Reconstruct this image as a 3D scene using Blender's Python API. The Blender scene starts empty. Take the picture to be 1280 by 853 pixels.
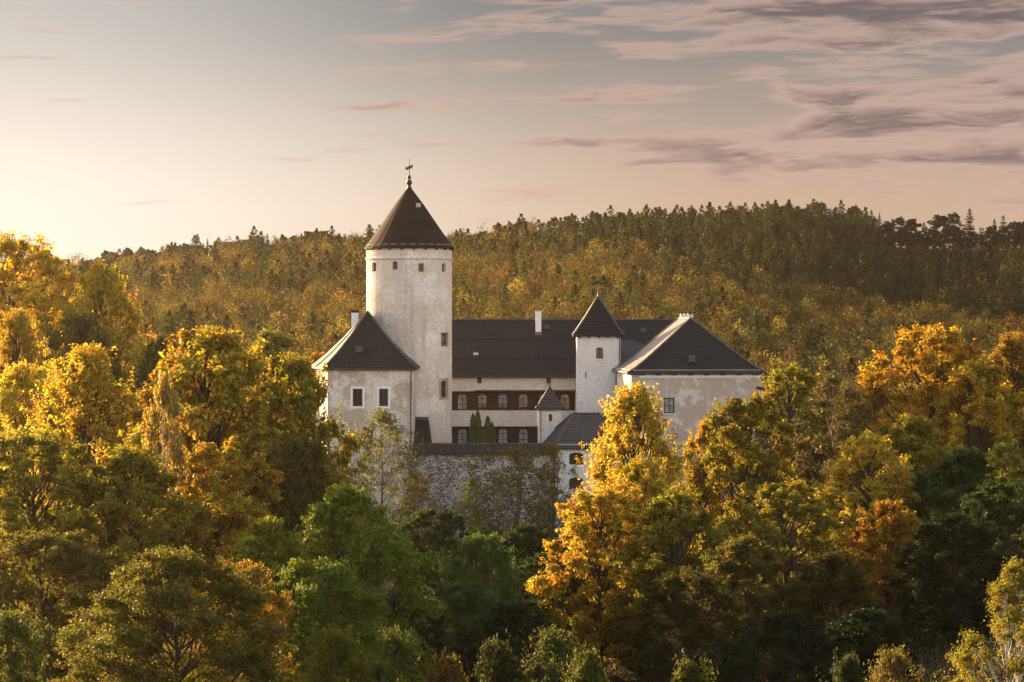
import bpy, math, random
import numpy as np
from mathutils import Vector
R = math.radians
SC = bpy.context.scene
COL = SC.collection

# ------------------------------------------------------------------ camera
F = 3840.0            # focal length in pixels of the 1280 wide photograph (108 mm lens)
HOR = 400.0           # image row of the horizon
cam_d = bpy.data.cameras.new('camera'); cam = bpy.data.objects.new('camera', cam_d); COL.objects.link(cam)
cam_d.sensor_width = 36.0; cam_d.lens = 108.0
cam_d.shift_y = -(426.5-HOR)/1280.0
cam_d.clip_start = 0.5; cam_d.clip_end = 12000
cam.location = (0, 0, 0); cam.rotation_euler = (R(90), 0, 0)
SC.camera = cam

# ------------------------------------------------------------------ sun, sky, exposure
SUN_AZ = 42.0         # degrees left of the viewing direction (+Y)
SUN_EL = 11.0
sd = bpy.data.lights.new('sun', 'SUN'); so = bpy.data.objects.new('sun', sd); COL.objects.link(so)
sd.energy = 4.8; sd.angle = R(0.5); sd.color = (1.0, 0.66, 0.34)
sdir = Vector((-math.sin(R(SUN_AZ))*math.cos(R(SUN_EL)), math.cos(R(SUN_AZ))*math.cos(R(SUN_EL)), math.sin(R(SUN_EL))))
so.rotation_euler = (-sdir).to_track_quat('-Z', 'Y').to_euler()
SC.view_settings.view_transform = 'Standard'; SC.view_settings.look = 'None'
SC.view_settings.gamma = 1.0; SC.view_settings.use_curve_mapping = False
SC.view_settings.exposure = 2.2
SC.render.engine = 'CYCLES'
cy = SC.cycles
cy.use_denoising = True
cy.max_bounces = 6; cy.diffuse_bounces = 3; cy.glossy_bounces = 2; cy.transmission_bounces = 4
cy.transparent_max_bounces = 4; cy.volume_bounces = 0
cy.caustics_reflective = False; cy.caustics_refractive = False
cy.sample_clamp_indirect = 4.0

class NT:
    """small helper for node trees"""
    def __init__(s, nt): s.nt = nt; nt.nodes.clear()
    def n(s, t, **k):
        nd = s.nt.nodes.new(t)
        for a, v in k.items(): setattr(nd, a, v)
        return nd
    def put(s, v, sock):
        if isinstance(v, bpy.types.NodeSocket): s.nt.links.new(v, sock)
        else: sock.default_value = v
    def m(s, op, a, b=0.0, c=0.0, clamp=False):
        nd = s.n('ShaderNodeMath', operation=op); nd.use_clamp = clamp
        s.put(a, nd.inputs[0]); s.put(b, nd.inputs[1]); s.put(c, nd.inputs[2]); return nd.outputs[0]
    def ss(s, x, e0, e1, lo=0.0, hi=1.0):
        nd = s.n('ShaderNodeMapRange', interpolation_type='SMOOTHSTEP')
        s.put(x, nd.inputs[0]); s.put(e0, nd.inputs[1]); s.put(e1, nd.inputs[2]); s.put(lo, nd.inputs[3]); s.put(hi, nd.inputs[4])
        return nd.outputs[0]
    def mix(s, f, a, b, blend='MIX'):
        nd = s.n('ShaderNodeMix', data_type='RGBA', blend_type=blend)
        s.put(f, nd.inputs[0]); s.put(c4(a), nd.inputs[6]); s.put(c4(b), nd.inputs[7]); return nd.outputs[2]
    def noise(s, vec, scale, detail=4.0, rough=0.55, dist=0.0):
        nd = s.n('ShaderNodeTexNoise'); nd.inputs['Scale'].default_value = scale
        nd.inputs['Detail'].default_value = detail; nd.inputs['Roughness'].default_value = rough
        nd.inputs['Distortion'].default_value = dist
        s.put(vec, nd.inputs['Vector']); return nd.outputs[0]
    def xyz(s, x, y, z):
        nd = s.n('ShaderNodeCombineXYZ'); s.put(x, nd.inputs[0]); s.put(y, nd.inputs[1]); s.put(z, nd.inputs[2]); return nd.outputs[0]
    def mapv(s, vec, scale, loc=(0, 0, 0)):
        nd = s.n('ShaderNodeMapping'); nd.inputs['Scale'].default_value = scale; nd.inputs['Location'].default_value = loc
        s.put(vec, nd.inputs[0]); return nd.outputs[0]
def c4(c):
    return c if isinstance(c, bpy.types.NodeSocket) else (tuple(c)+(1.0,) if len(c) == 3 else c)

world = bpy.data.worlds.new('World'); SC.world = world; world.use_nodes = True
w = NT(world.node_tree)
sky = w.n('ShaderNodeTexSky', sky_type='NISHITA'); sky.sun_disc = False
sky.sun_elevation = R(SUN_EL); sky.sun_rotation = R(-SUN_AZ)
sky.air_density = 1.0; sky.dust_density = 2.0; sky.ozone_density = 1.0; sky.altitude = 400
tc = w.n('ShaderNodeTexCoord')
sp = w.n('ShaderNodeSeparateXYZ'); w.put(tc.outputs['Generated'], sp.inputs[0])
az = w.m('MULTIPLY', w.m('ARCTAN2', sp.outputs[0], sp.outputs[1]), 57.29578)      # degrees right of +Y
el = w.m('MULTIPLY', w.m('ARCSINE', sp.outputs[2]), 57.29578)
# the clear sky, warmed by evening dust, paler towards the horizon under a thin veil of high cloud
base = w.mix(1.0, sky.outputs[0], (1.28, 0.94, 0.76), 'MULTIPLY')
veilc = w.mix(w.ss(az, -10.0, 5.0), (1.313, 1.265, 1.158), (0.796, 0.579, 0.449))
highc = w.mix(w.ss(az, -10.0, 1.0), (0.652, 0.679, 0.691), (0.213, 0.253, 0.293))
lowv = w.mix(w.ss(el, 1.6, 6.3), veilc, highc)
veil = w.m('MULTIPLY', w.m('MULTIPLY', w.ss(el, 34.0, 12.0), w.ss(w.m('ABSOLUTE', az), 80.0, 30.0)), 0.985)
base = w.mix(veil, base, lowv)
# cloud banks: long flat streaks, thicker towards the right and higher up
wob = w.noise(w.xyz(w.m('MULTIPLY', az, 0.5), w.m('MULTIPLY', el, 1.2), 9.1), 1.0, 3.0, 0.5)
el2 = w.m('ADD', w.m('MULTIPLY_ADD', az, -0.02, el), w.m('MULTIPLY_ADD', wob, 0.30, -0.15))
cover = w.ss(az, -6.0, 5.0, -0.22, 0.05)
for pa, pe, sa_, se_, amp in ((1110, 24, 330, 24, .36), (730, 22, 110, 18, .17), (1130, 112, 260, 15, .22), (1060, 190, 300, 24, .24), (1180, 150, 220, 15, .18), (800, 113, 90, 6, .15),
                              (600, 128, 170, 6, .33), (590, 182, 210, 7, .33), (60, 76, 80, 4, .30), (1190, 78, 160, 9, .13), (815, 74, 45, 4, .16), (900, 163, 110, 6, .13), (1250, 245, 110, 14, .10), (440, 72, 130, 4, .18), (780, 205, 160, 5, .11)):
    ga = w.m('POWER', w.m('DIVIDE', w.m('SUBTRACT', az, (pa-640)/67.0), sa_/67.0), 2.0)
    ge = w.m('POWER', w.m('DIVIDE', w.m('SUBTRACT', el2, (400-pe)/67.0-0.02*(pa-640)/67.0), se_/67.0), 2.0)
    cover = w.m('ADD', cover, w.m('MULTIPLY', w.m('EXPONENT', w.m('MULTIPLY', w.m('ADD', ga, ge), -1.0)), amp))
u = w.m('MULTIPLY', az, 0.36); v = w.m('MULTIPLY', el2, 2.7)
n1 = w.noise(w.xyz(u, v, 3.7), 1.0, 9.0, 0.60, 0.2)
n2 = w.noise(w.xyz(w.m('ADD', u, -0.05), w.m('ADD', v, 0.17), 3.7), 1.0, 9.0, 0.60, 0.2)
dens = w.m('ADD', w.m('MULTIPLY_ADD', n1, 1.7, -0.35), w.m('MULTIPLY', cover, 0.85))
cmask = w.m('MULTIPLY', w.ss(dens, 0.47, 0.72), w.m('MULTIPLY', w.ss(el, 1.3, 2.3), w.ss(el, 60.0, 20.0)))
lit = w.ss(w.m('SUBTRACT', n1, n2), -0.03, 0.12)
thick = w.ss(dens, 0.60, 0.88)
ccol = w.mix(thick, (0.930, 0.634, 0.539), (0.213, 0.167, 0.179))
ccol = w.mix(w.m('MULTIPLY', lit, 0.62), ccol, (0.949, 0.616, 0.506))
fin = w.mix(w.m('MULTIPLY', cmask, 0.80), base, ccol)
bg = w.n('ShaderNodeBackground'); w.put(fin, bg.inputs[0]); bg.inputs[1].default_value = 0.15
wo = w.n('ShaderNodeOutputWorld'); w.put(bg.outputs[0], wo.inputs[0])

# ------------------------------------------------------------------ materials
def new_mat(name):
    m = bpy.data.materials.new(name); m.use_nodes = True
    t = NT(m.node_tree); out = t.n('ShaderNodeOutputMaterial'); b = t.n('ShaderNodeBsdfPrincipled')
    t.put(b.outputs[0], out.inputs[0]); t.out = out; t.b = b
    return m, t
def bump(t, h, strength=0.4, dist=0.05):
    nd = t.n('ShaderNodeBump'); nd.inputs['Strength'].default_value = strength; nd.inputs['Distance'].default_value = dist
    t.put(h, nd.inputs['Height']); t.put(nd.outputs[0], t.b.inputs['Normal'])
def objco(t): return t.n('ShaderNodeTexCoord').outputs['Object']

def mat_plaster(name, base, patch, stain, patch_lo=0.48, patch_hi=0.58, streak=0.5, seed=0.0, scale=0.22):
    m, t = new_mat(name); co = t.mapv(objco(t), (1, 1, 1), (seed, seed*1.7, seed*0.6))
    big = t.noise(co, scale, 8, 0.68); mid = t.noise(co, 1.1, 5, 0.6); fine = t.noise(co, 6.0, 3, 0.6)
    st = t.noise(t.mapv(co, (1.3, 1.3, 0.13)), 1.0, 5, 0.6)
    c = t.mix(t.ss(big, patch_lo, patch_hi), base, patch)
    c = t.mix(t.m('MULTIPLY', t.ss(st, 0.50, 0.70), streak), c, stain)
    c = t.mix(t.m('MULTIPLY', t.ss(mid, 0.52, 0.72), 0.35), c, stain)
    c = t.mix(t.m('MULTIPLY', t.ss(fine, 0.46, 0.60), 0.42), c, tuple(x*0.70 for x in stain))
    t.put(c, t.b.inputs['Base Color']); t.b.inputs['Roughness'].default_value = 0.92
    t.b.inputs['Specular IOR Level'].default_value = 0.15
    bump(t, t.m('ADD', fine, t.m('MULTIPLY', mid, 2.0)), 0.7, 0.06)
    return m

def mat_roof(name, c1, c2, line, bw=0.42, rh=0.30, mort=0.035, rough=0.72, spec=0.06):
    m, t = new_mat(name)
    uv = t.n('ShaderNodeTexCoord').outputs['UV']
    br = t.n('ShaderNodeTexBrick'); br.offset = 0.5; br.inputs['Scale'].default_value = 1.0
    br.inputs['Brick Width'].default_value = bw; br.inputs['Row Height'].default_value = rh
    br.inputs['Mortar Size'].default_value = mort; br.inputs['Mortar Smooth'].default_value = 0.3
    br.inputs['Color1'].default_value = c4(c1); br.inputs['Color2'].default_value = c4(c2); br.inputs['Mortar'].default_value = c4(line)
    t.put(uv, br.inputs['Vector'])
    big = t.noise(t.mapv(uv, (1, 1, 1)), 0.35, 5, 0.6); st = t.noise(t.mapv(uv, (1.6, 0.12, 1)), 1.0, 4, 0.6)
    c = t.mix(t.ss(big, 0.35, 0.7), br.outputs[0], t.mix(0.35, br.outputs[0], (c1[0]*2.2, c1[1]*2.0, c1[2]*1.7)))
    c = t.mix(t.m('MULTIPLY', t.ss(st, 0.48, 0.72), 0.35), c, (0.036, 0.032, 0.030))
    c = t.mix(t.m('MULTIPLY', t.ss(t.noise(uv, 1.7, 3, 0.6), 0.55, 0.66), 0.3), c, (0.036, 0.031, 0.029))
    t.put(c, t.b.inputs['Base Color']); t.b.inputs['Roughness'].default_value = rough
    t.b.inputs['Specular IOR Level'].default_value = spec
    sep = t.n('ShaderNodeSeparateXYZ'); t.put(uv, sep.inputs[0])
    saw = t.m('FRACT', t.m('DIVIDE', sep.outputs[1], rh))
    bump(t, t.m('ADD', t.m('MULTIPLY', br.outputs[1], -0.6), t.m('MULTIPLY', saw, -1.0)), 0.6, 0.04)
    return m

def mat_rubble(name):
    m, t = new_mat(name); co = objco(t)
    wv = t.noise(co, 1.5, 3, 0.6)
    sv = t.mapv(co, (1.0, 1.0, 1.65))
    vo = t.n('ShaderNodeTexVoronoi', feature='DISTANCE_TO_EDGE'); vo.inputs['Scale'].default_value = 2.9; t.put(sv, vo.inputs['Vector'])
    vc = t.n('ShaderNodeTexVoronoi', feature='F1'); vc.inputs['Scale'].default_value = 2.9; t.put(sv, vc.inputs['Vector'])
    sepc = t.n('ShaderNodeSeparateColor'); t.put(vc.outputs['Color'], sepc.inputs[0])
    big = t.noise(co, 0.33, 5, 0.6); fine = t.noise(co, 7.0, 3, 0.6)
    stone = t.mix(sepc.outputs[0], (0.030, 0.028, 0.032), (0.12, 0.10, 0.09))
    stone = t.mix(t.ss(sepc.outputs[1], 0.80, 0.86), stone, (0.42, 0.36, 0.30))
    mortar = t.mix(t.ss(fine, 0.4, 0.65), (0.56, 0.49, 0.42), (0.36, 0.30, 0.25))
    edge = t.m('ADD', vo.outputs['Distance'], t.m('MULTIPLY_ADD', fine, 0.10, -0.05))
    cover = t.ss(big, 0.50, 0.70, 0.055, 0.30)
    f = t.ss(t.m('SUBTRACT', edge, cover), -0.02, 0.03)
    c = t.mix(f, mortar, stone)
    t.put(c, t.b.inputs['Base Color']); t.b.inputs['Roughness'].default_value = 0.95
    bump(t, t.m('ADD', vo.outputs['Distance'], t.m('MULTIPLY', fine, 0.2)), 0.8, 0.12)
    return m

def mat_plain(name, col, rough=0.7, var=0.25, scale=2.0, metal=0.0, spec=0.3, stretch=(1, 1, 1)):
    m, t = new_mat(name); n = t.noise(t.mapv(objco(t), stretch), scale, 5, 0.6)
    c = t.mix(t.ss(n, 0.3, 0.7), tuple(x*(1-var) for x in col), tuple(min(1, x*(1+var)) for x in col))
    t.put(c, t.b.inputs['Base Color']); t.b.inputs['Roughness'].default_value = rough
    t.b.inputs['Metallic'].default_value = metal; t.b.inputs['Specular IOR Level'].default_value = spec
    bump(t, n, 0.25, 0.03)
    return m

def mat_glass(name, col, glow=None, rough=0.12):
    m, t = new_mat(name); n = t.noise(objco(t), 1.3, 2, 0.5)
    t.put(t.mix(t.ss(n, 0.35, 0.65), tuple(x*0.6 for x in col), col), t.b.inputs['Base Color'])
    t.b.inputs['Roughness'].default_value = rough; t.b.inputs['Specular IOR Level'].default_value = 0.6
    if glow:
        t.b.inputs['Emission Color'].default_value = c4(glow[0])
        t.put(t.m('MULTIPLY', t.ss(t.noise(objco(t), 2.2, 2, 0.5), 0.42, 0.62), glow[1]), t.b.inputs['Emission Strength'])
    return m

def mat_leaf(name, attr=None, trans=0.55, spec=0.08, var=1.0):
    """leaf colour comes from each plant's own colour, varied leaf by leaf and spray by spray"""
    m, t = new_mat(name)
    if attr:
        a = t.n('ShaderNodeAttribute'); a.attribute_name = attr; col = a.outputs['Color']
    else:
        col = t.n('ShaderNodeObjectInfo').outputs['Color']
    geo = t.n('ShaderNodeNewGeometry'); ri = geo.outputs['Random Per Island']
    ca = t.n('ShaderNodeAttribute'); ca.attribute_name = 'clump'; cl = ca.outputs['Fac']
    hs = t.n('ShaderNodeHueSaturation')
    t.put(t.m('ADD', t.m('MULTIPLY_ADD', cl, 0.075, 0.4600), t.m('MULTIPLY_ADD', ri, 0.04, -0.02)), hs.inputs['Hue'])
    t.put(t.m('MULTIPLY_ADD', ri, var, 1.0-0.5*var), hs.inputs['Value']); hs.inputs['Saturation'].default_value = 1.0
    t.put(col, hs.inputs['Color'])
    t.put(hs.outputs[0], t.b.inputs['Base Color']); t.b.inputs['Roughness'].default_value = 0.5
    t.b.inputs['Specular IOR Level'].default_value = spec
    tr = t.n('ShaderNodeBsdfTranslucent'); t.put(t.mix(1.0, hs.outputs[0], (1.2, 1.17, 0.6), 'MULTIPLY'), tr.inputs[0])
    mx = t.n('ShaderNodeMixShader'); mx.inputs[0].default_value = trans
    t.put(t.b.outputs[0], mx.inputs[1]); t.put(tr.outputs[0], mx.inputs[2]); t.put(mx.outputs[0], t.out.inputs[0])
    return m

M = {}
M['tower'] = mat_plaster('tower_plaster', (0.69, 0.59, 0.51), (0.82, 0.76, 0.69), (0.42, 0.33, 0.27), 0.46, 0.60, 0.5, 3.1)
M['bastion'] = mat_plaster('bastion_plaster', (0.74, 0.68, 0.61), (0.52, 0.42, 0.34), (0.38, 0.30, 0.24), 0.48, 0.54, 0.55, 11.3)
M['wing'] = mat_plaster('wing_plaster', (0.70, 0.63, 0.56), (0.80, 0.77, 0.73), (0.50, 0.43, 0.37), 0.55, 0.58, 0.3, 7.7)
M['white'] = mat_plaster('white_plaster', (0.80, 0.76, 0.72), (0.74, 0.69, 0.64), (0.54, 0.48, 0.43), 0.5, 0.6, 0.3, 5.0)
M['peel'] = mat_plaster('peeling_plaster', (0.47, 0.36, 0.295), (0.68, 0.60, 0.535), (0.70, 0.63, 0.57), 0.50, 0.62, 0.75, 21.0, 0.55)
M['rubble'] = mat_rubble('rubble_stone')
M['trim'] = mat_plain('trim_plaster', (0.78, 0.74, 0.68), 0.9, 0.10, 3.0)
M['sandstone'] = mat_plain('sandstone', (0.46, 0.27, 0.16), 0.9, 0.25, 3.0)
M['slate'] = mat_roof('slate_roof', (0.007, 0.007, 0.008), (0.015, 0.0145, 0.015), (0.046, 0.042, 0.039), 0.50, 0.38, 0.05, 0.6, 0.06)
M['slate_sunlit'] = mat_roof('sunlit_slate_roof', (0.16, 0.13, 0.115), (0.26, 0.215, 0.19), (0.07, 0.06, 0.055), 0.50, 0.38, 0.05, 0.5, 0.3)  # pale copy of the slate with sunlight painted into its colour
M['slate_blue'] = mat_roof('slate_roof_pale', (0.018, 0.018, 0.021), (0.032, 0.032, 0.035), (0.13, 0.125, 0.125), 0.50, 0.38, 0.05)
M['shingle'] = mat_roof('shingle_roof', (0.026, 0.015, 0.012), (0.012, 0.008, 0.007), (0.008, 0.006, 0.006), 0.34, 0.34, 0.04, 0.8, 0.1)
M['ridge'] = mat_plain('ridge_tile', (0.075, 0.062, 0.055), 0.6, 0.4, 2.5)
M['gutter'] = mat_plain('gutter_copper', (0.075, 0.040, 0.030), 0.55, 0.3, 3.0)
M['wood'] = mat_plain('dark_wood', (0.040, 0.018, 0.013), 0.75, 0.45, 2.5, stretch=(6, 6, 0.7))
M['wood_red'] = mat_plain('red_brown_wood', (0.16, 0.075, 0.050), 0.75, 0.35, 2.5, stretch=(6, 6, 0.7))
M['frame'] = mat_plain('window_frame_paint', (0.045, 0.033, 0.028), 0.6, 0.2, 4.0)
M['frame_pale'] = mat_plain('pale_frame_paint', (0.42, 0.36, 0.31), 0.7, 0.15, 4.0)
M['glass'] = mat_glass('dark_glass', (0.035, 0.038, 0.042))
M['glass_pale'] = mat_glass('pale_glass', (0.30, 0.285, 0.27), None, 0.35)
M['glass_blue'] = mat_glass('blue_grey_glass', (0.24, 0.29, 0.32), None, 0.35)
M['glass_lit'] = mat_glass('lit_glass', (0.20, 0.145, 0.10), ((1.0, 0.40, 0.10), 0.03), 0.35)
M['iron'] = mat_plain('wrought_iron', (0.035, 0.025, 0.022), 0.5, 0.3, 5.0, 0.6)
M['gilt'] = mat_plain('weathered_gilt', (0.12, 0.06, 0.03), 0.5, 0.3, 5.0, 0.6)
M['zinc'] = mat_plain('zinc_sheet', (0.55, 0.58, 0.62), 0.45, 0.1, 3.0, 0.0)
M['chimney'] = mat_plain('chimney_whitewash', (0.78, 0.79, 0.80), 0.8, 0.06, 3.0)
M['brick'] = mat_plain('brick_red', (0.22, 0.10, 0.07), 0.85, 0.3, 5.0)
M['redroof'] = mat_roof('red_tile_roof', (0.20, 0.055, 0.030), (0.14, 0.040, 0.025), (0.06, 0.02, 0.015))
M['yellow'] = mat_plain('yellow_paint', (0.55, 0.35, 0.06), 0.6, 0.2, 4.0)
M['bark'] = mat_plain('bark', (0.060, 0.045, 0.034), 0.95, 0.5, 3.0, stretch=(3, 3, 0.8))
M['bark_grey'] = mat_plain('grey_bark', (0.105, 0.085, 0.068), 0.95, 0.4, 3.0, stretch=(3, 3, 0.8))
M['bark_pine'] = mat_plain('pine_bark', (0.21, 0.105, 0.055), 0.95, 0.45, 2.0, stretch=(3, 3, 0.8))
M['bark_birch'] = mat_plain('birch_bark', (0.50, 0.46, 0.42), 0.85, 0.55, 3.0, stretch=(0.6, 0.6, 3.0))
M['leaf'] = mat_leaf('leaf')
M['needle'] = mat_leaf('needle', None, 0.2, 0.04)
M['forest'] = mat_leaf('forest_leaf', 'tint', 0.38, 0.02, 0.85)
M['scrub'] = mat_leaf('scrub_leaf', 'tint', 0.35, 0.15)
M['petal'] = mat_leaf('petal', None, 0.3, 0.2)
def mat_ground():
    m, t = new_mat('woodland_ground'); co = objco(t)
    a = t.noise(co, 0.05, 6, 0.6); b = t.noise(co, 1.2, 6, 0.65)
    c = t.mix(t.ss(a, 0.4, 0.6), (0.035, 0.040, 0.016), (0.060, 0.045, 0.025))
    c = t.mix(t.ss(b, 0.5, 0.7), c, (0.085, 0.055, 0.022))
    t.put(c, t.b.inputs['Base Color']); t.b.inputs['Roughness'].default_value = 1.0; t.b.inputs['Specular IOR Level'].default_value = 0.05
    bump(t, b, 0.8, 0.3); return m
M['ground'] = mat_ground()

# ------------------------------------------------------------------ mesh helpers
def X(px, Y): return (px-640.0)/F*Y
def Z(py, Y): return (HOR-py)/F*Y
def P(px, py, Y): return Vector((X(px, Y), Y, Z(py, Y)))

class MB:
    def __init__(s): s.v = []; s.f = []
    def add(s, vs, fs):
        o = len(s.v); s.v += [tuple(p) for p in vs]; s.f += [tuple(i+o for i in f) for f in fs]; return s
    def face(s, *ps): return s.add(ps, [tuple(range(len(ps)))])
    def box(s, a, b):
        (x0, y0, z0), (x1, y1, z1) = a, b
        v = [(x0, y0, z0), (x1, y0, z0), (x1, y1, z0), (x0, y1, z0), (x0, y0, z1), (x1, y0, z1), (x1, y1, z1), (x0, y1, z1)]
        return s.add(v, [(0, 3, 2, 1), (4, 5, 6, 7), (0, 1, 5, 4), (1, 2, 6, 5), (2, 3, 7, 6), (3, 0, 4, 7)])
    def obox(s, o, u, n, u0, u1, d0, d1, z0, z1):
        """box in a wall's own frame: u along it, d outward"""
        q = lambda a, d, z: (o[0]+u[0]*a+n[0]*d, o[1]+u[1]*a+n[1]*d, z)
        v = [q(u0, d1, z0), q(u1, d1, z0), q(u1, d0, z0), q(u0, d0, z0), q(u0, d1, z1), q(u1, d1, z1), q(u1, d0, z1), q(u0, d0, z1)]
        return s.add(v, [(0, 3, 2, 1), (4, 5, 6, 7), (0, 1, 5, 4), (1, 2, 6, 5), (2, 3, 7, 6), (3, 0, 4, 7)])
    def prism(s, poly, z0, z1):
        n = len(poly)
        v = [(p[0], p[1], z0) for p in poly]+[(p[0], p[1], z1) for p in poly]
        return s.add(v, [tuple(range(n))[::-1], tuple(range(n, 2*n))]+[(i, (i+1) % n, n+(i+1) % n, n+i) for i in range(n)])
    def tube(s, pts, rads, seg=6, cap=True):
        pts = [Vector(p) for p in pts]; n = len(pts); o = len(s.v)
        for i, p in enumerate(pts):
            d = (pts[min(i+1, n-1)]-pts[max(i-1, 0)]).normalized()
            a = d.cross(Vector((0, 0, 1)) if abs(d.z) < 0.9 else Vector((1, 0, 0))).normalized(); b = d.cross(a)
            r = rads[i] if hasattr(rads, '__len__') else rads
            for k in range(seg):
                t = 2*math.pi*k/seg; s.v.append(tuple(p+a*(r*math.cos(t))+b*(r*math.sin(t))))
        for i in range(n-1):
            for k in range(seg):
                k2 = (k+1) % seg; s.f.append((o+i*seg+k, o+i*seg+k2, o+(i+1)*seg+k2, o+(i+1)*seg+k))
        if cap:
            s.f.append(tuple(o+k for k in range(seg))[::-1]); s.f.append(tuple(o+(n-1)*seg+k for k in range(seg)))
        return s
    def lathe(s, c, prof, seg=24):
        o = len(s.v); n = len(prof)
        for r, z in prof:
            for k in range(seg):
                t = 2*math.pi*k/seg; s.v.append((c[0]+r*math.cos(t), c[1]+r*math.sin(t), z))
        for i in range(n-1):
            for k in range(seg):
                k2 = (k+1) % seg; s.f.append((o+i*seg+k, o+i*seg+k2, o+(i+1)*seg+k2, o+(i+1)*seg+k))
        return s
    def mesh(s, name, off=(0, 0, 0), uv=False):
        me = bpy.data.meshes.new(name)
        vs = [(p[0]-off[0], p[1]-off[1], p[2]-off[2]) for p in s.v]
        me.from_pydata(vs, [], s.f); me.update()
        if uv:
            ul = me.uv_layers.new(name='UVMap')
            for p in me.polygons:
                nn = p.normal; h = Vector((0, 0, 1)).cross(nn)
                h = h.normalized() if h.length > 1e-4 else Vector((1, 0, 0)); sl = nn.cross(h)
                for li in p.loop_indices:
                    q = me.vertices[me.loops[li].vertex_index].co; ul.data[li].uv = (q.dot(h), q.dot(sl))
        return me

def thing(name, loc, label, cat, group=None):
    o = bpy.data.objects.new(name, None); COL.objects.link(o); o.location = loc; o.empty_display_size = 0.5
    o['label'] = label; o['category'] = cat
    if group: o['group'] = group
    return o
def root_of(o):
    while o.parent: o = o.parent
    return o
def sunlit_slopes(o):
    """left-facing roof slopes get a paler slate, their sunlight put into the colour"""
    o.data.materials.append(M['slate_sunlit'])
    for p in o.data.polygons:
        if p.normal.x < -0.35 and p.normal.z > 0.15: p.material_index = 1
def part(name, mb, mat, parent, uv=False, label=None, smooth=False):
    me = mb.mesh(name, root_of(parent).location, uv); me.materials.append(M[mat])
    if smooth: me.polygons.foreach_set('use_smooth', [True]*len(me.polygons))
    o = bpy.data.objects.new(name, me); COL.objects.link(o); o.parent = parent
    if label: o['label'] = label
    return o
def setting(name, me, mat, kind='structure', label=None, cat=None):
    me.materials.append(M[mat]); o = bpy.data.objects.new(name, me); COL.objects.link(o); o['kind'] = kind
    if label: o['label'] = label
    if cat: o['category'] = cat
    return o

class Wall:
    """a wall frame: o is its left lower corner seen from outside, u runs along it, n points out"""
    def __init__(s, a, b):
        a = Vector((a[0], a[1], 0)); b = Vector((b[0], b[1], 0))
        s.o = a; s.L = (b-a).length; s.u = (b-a).normalized(); s.n = Vector((s.u.y, -s.u.x, 0))
    def pt(s, u, z, d=0.0):
        p = s.o+s.u*u+s.n*d; return (p.x, p.y, z)
    def cuts(s): return [0.0, s.L]
    def at(s, px):
        """distance along the wall at which a sight line through image column px meets it"""
        k = (px-640.0)/F
        return (k*s.o.y-s.o.x)/(s.u.x-k*s.u.y)
    def depth(s, u): return s.o.y+s.u.y*u
    def op(s, px0, px1, py0, py1, arch=0.0):
        a, b = s.at(px0), s.at(px1); Y = s.depth((a+b)/2)
        return (a, b, Z(py1, Y), Z(py0, Y), arch)
class Round:
    """a round wall of radius r; u is the arc length measured from the side that faces the camera"""
    def __init__(s, c, r): s.c = c; s.r = r
    def pt(s, u, z, d=0.0):
        t = u/s.r; q = s.r+d
        return (s.c[0]+q*math.sin(t), s.c[1]-q*math.cos(t), z)
    def cuts(s): return [s.r*math.pi*(-1+2*k/72) for k in range(73)]
    def flat(s, t):
        p = s.pt(t*s.r, 0); w2 = Wall((p[0]-math.cos(t), p[1]-math.sin(t)), (p[0]+math.cos(t), p[1]+math.sin(t))); return w2
def arcpts(o):
    u0, u1, z0, z1, ar = o; c = (u0+u1)/2; h = (u1-u0)/2; zs = z1-ar
    return [(c-h*math.cos(math.pi*k/10), zs+ar*math.sin(math.pi*k/10)) for k in range(11)]
def wall_faces(mb, W, z0, z1, ops=(), reveal=0.35, cuts=None):
    us = sorted(set([round(x, 4) for x in (cuts or W.cuts())]+[round(o[i], 4) for o in ops for i in (0, 1)]))
    zs = sorted(set([z0, z1]+[o[i] for o in ops for i in (2, 3)]))
    for i in range(len(us)-1):
        for j in range(len(zs)-1):
            uc, zc = (us[i]+us[i+1])/2, (zs[j]+zs[j+1])/2
            if any(o[0] < uc < o[1] and o[2] < zc < o[3] for o in ops): continue
            mb.face(W.pt(us[i], zs[j]), W.pt(us[i+1], zs[j]), W.pt(us[i+1], zs[j+1]), W.pt(us[i], zs[j+1]))
    for o in ops:
        u0, u1, a, b, ar = o
        if ar > 0:
            ap = arcpts(o)
            for k in range(10):
                cu = u0 if k < 5 else u1
                mb.face(W.pt(cu, b), W.pt(*ap[k]), W.pt(*ap[k+1]))
            mb.face(W.pt(u0, b), W.pt(ap[5][0], b), W.pt(u1, b)) if False else None
            ring = [(u0, a)]+ap+[(u1, a)]
        else: ring = [(u0, a), (u0, b), (u1, b), (u1, a)]
        n = len(ring)
        for k in range(n):
            p, q = ring[k], ring[(k+1) % n]
            mb.face(W.pt(p[0], p[1]), W.pt(q[0], q[1]), W.pt(q[0], q[1], -reveal), W.pt(p[0], p[1], -reveal))
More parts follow.
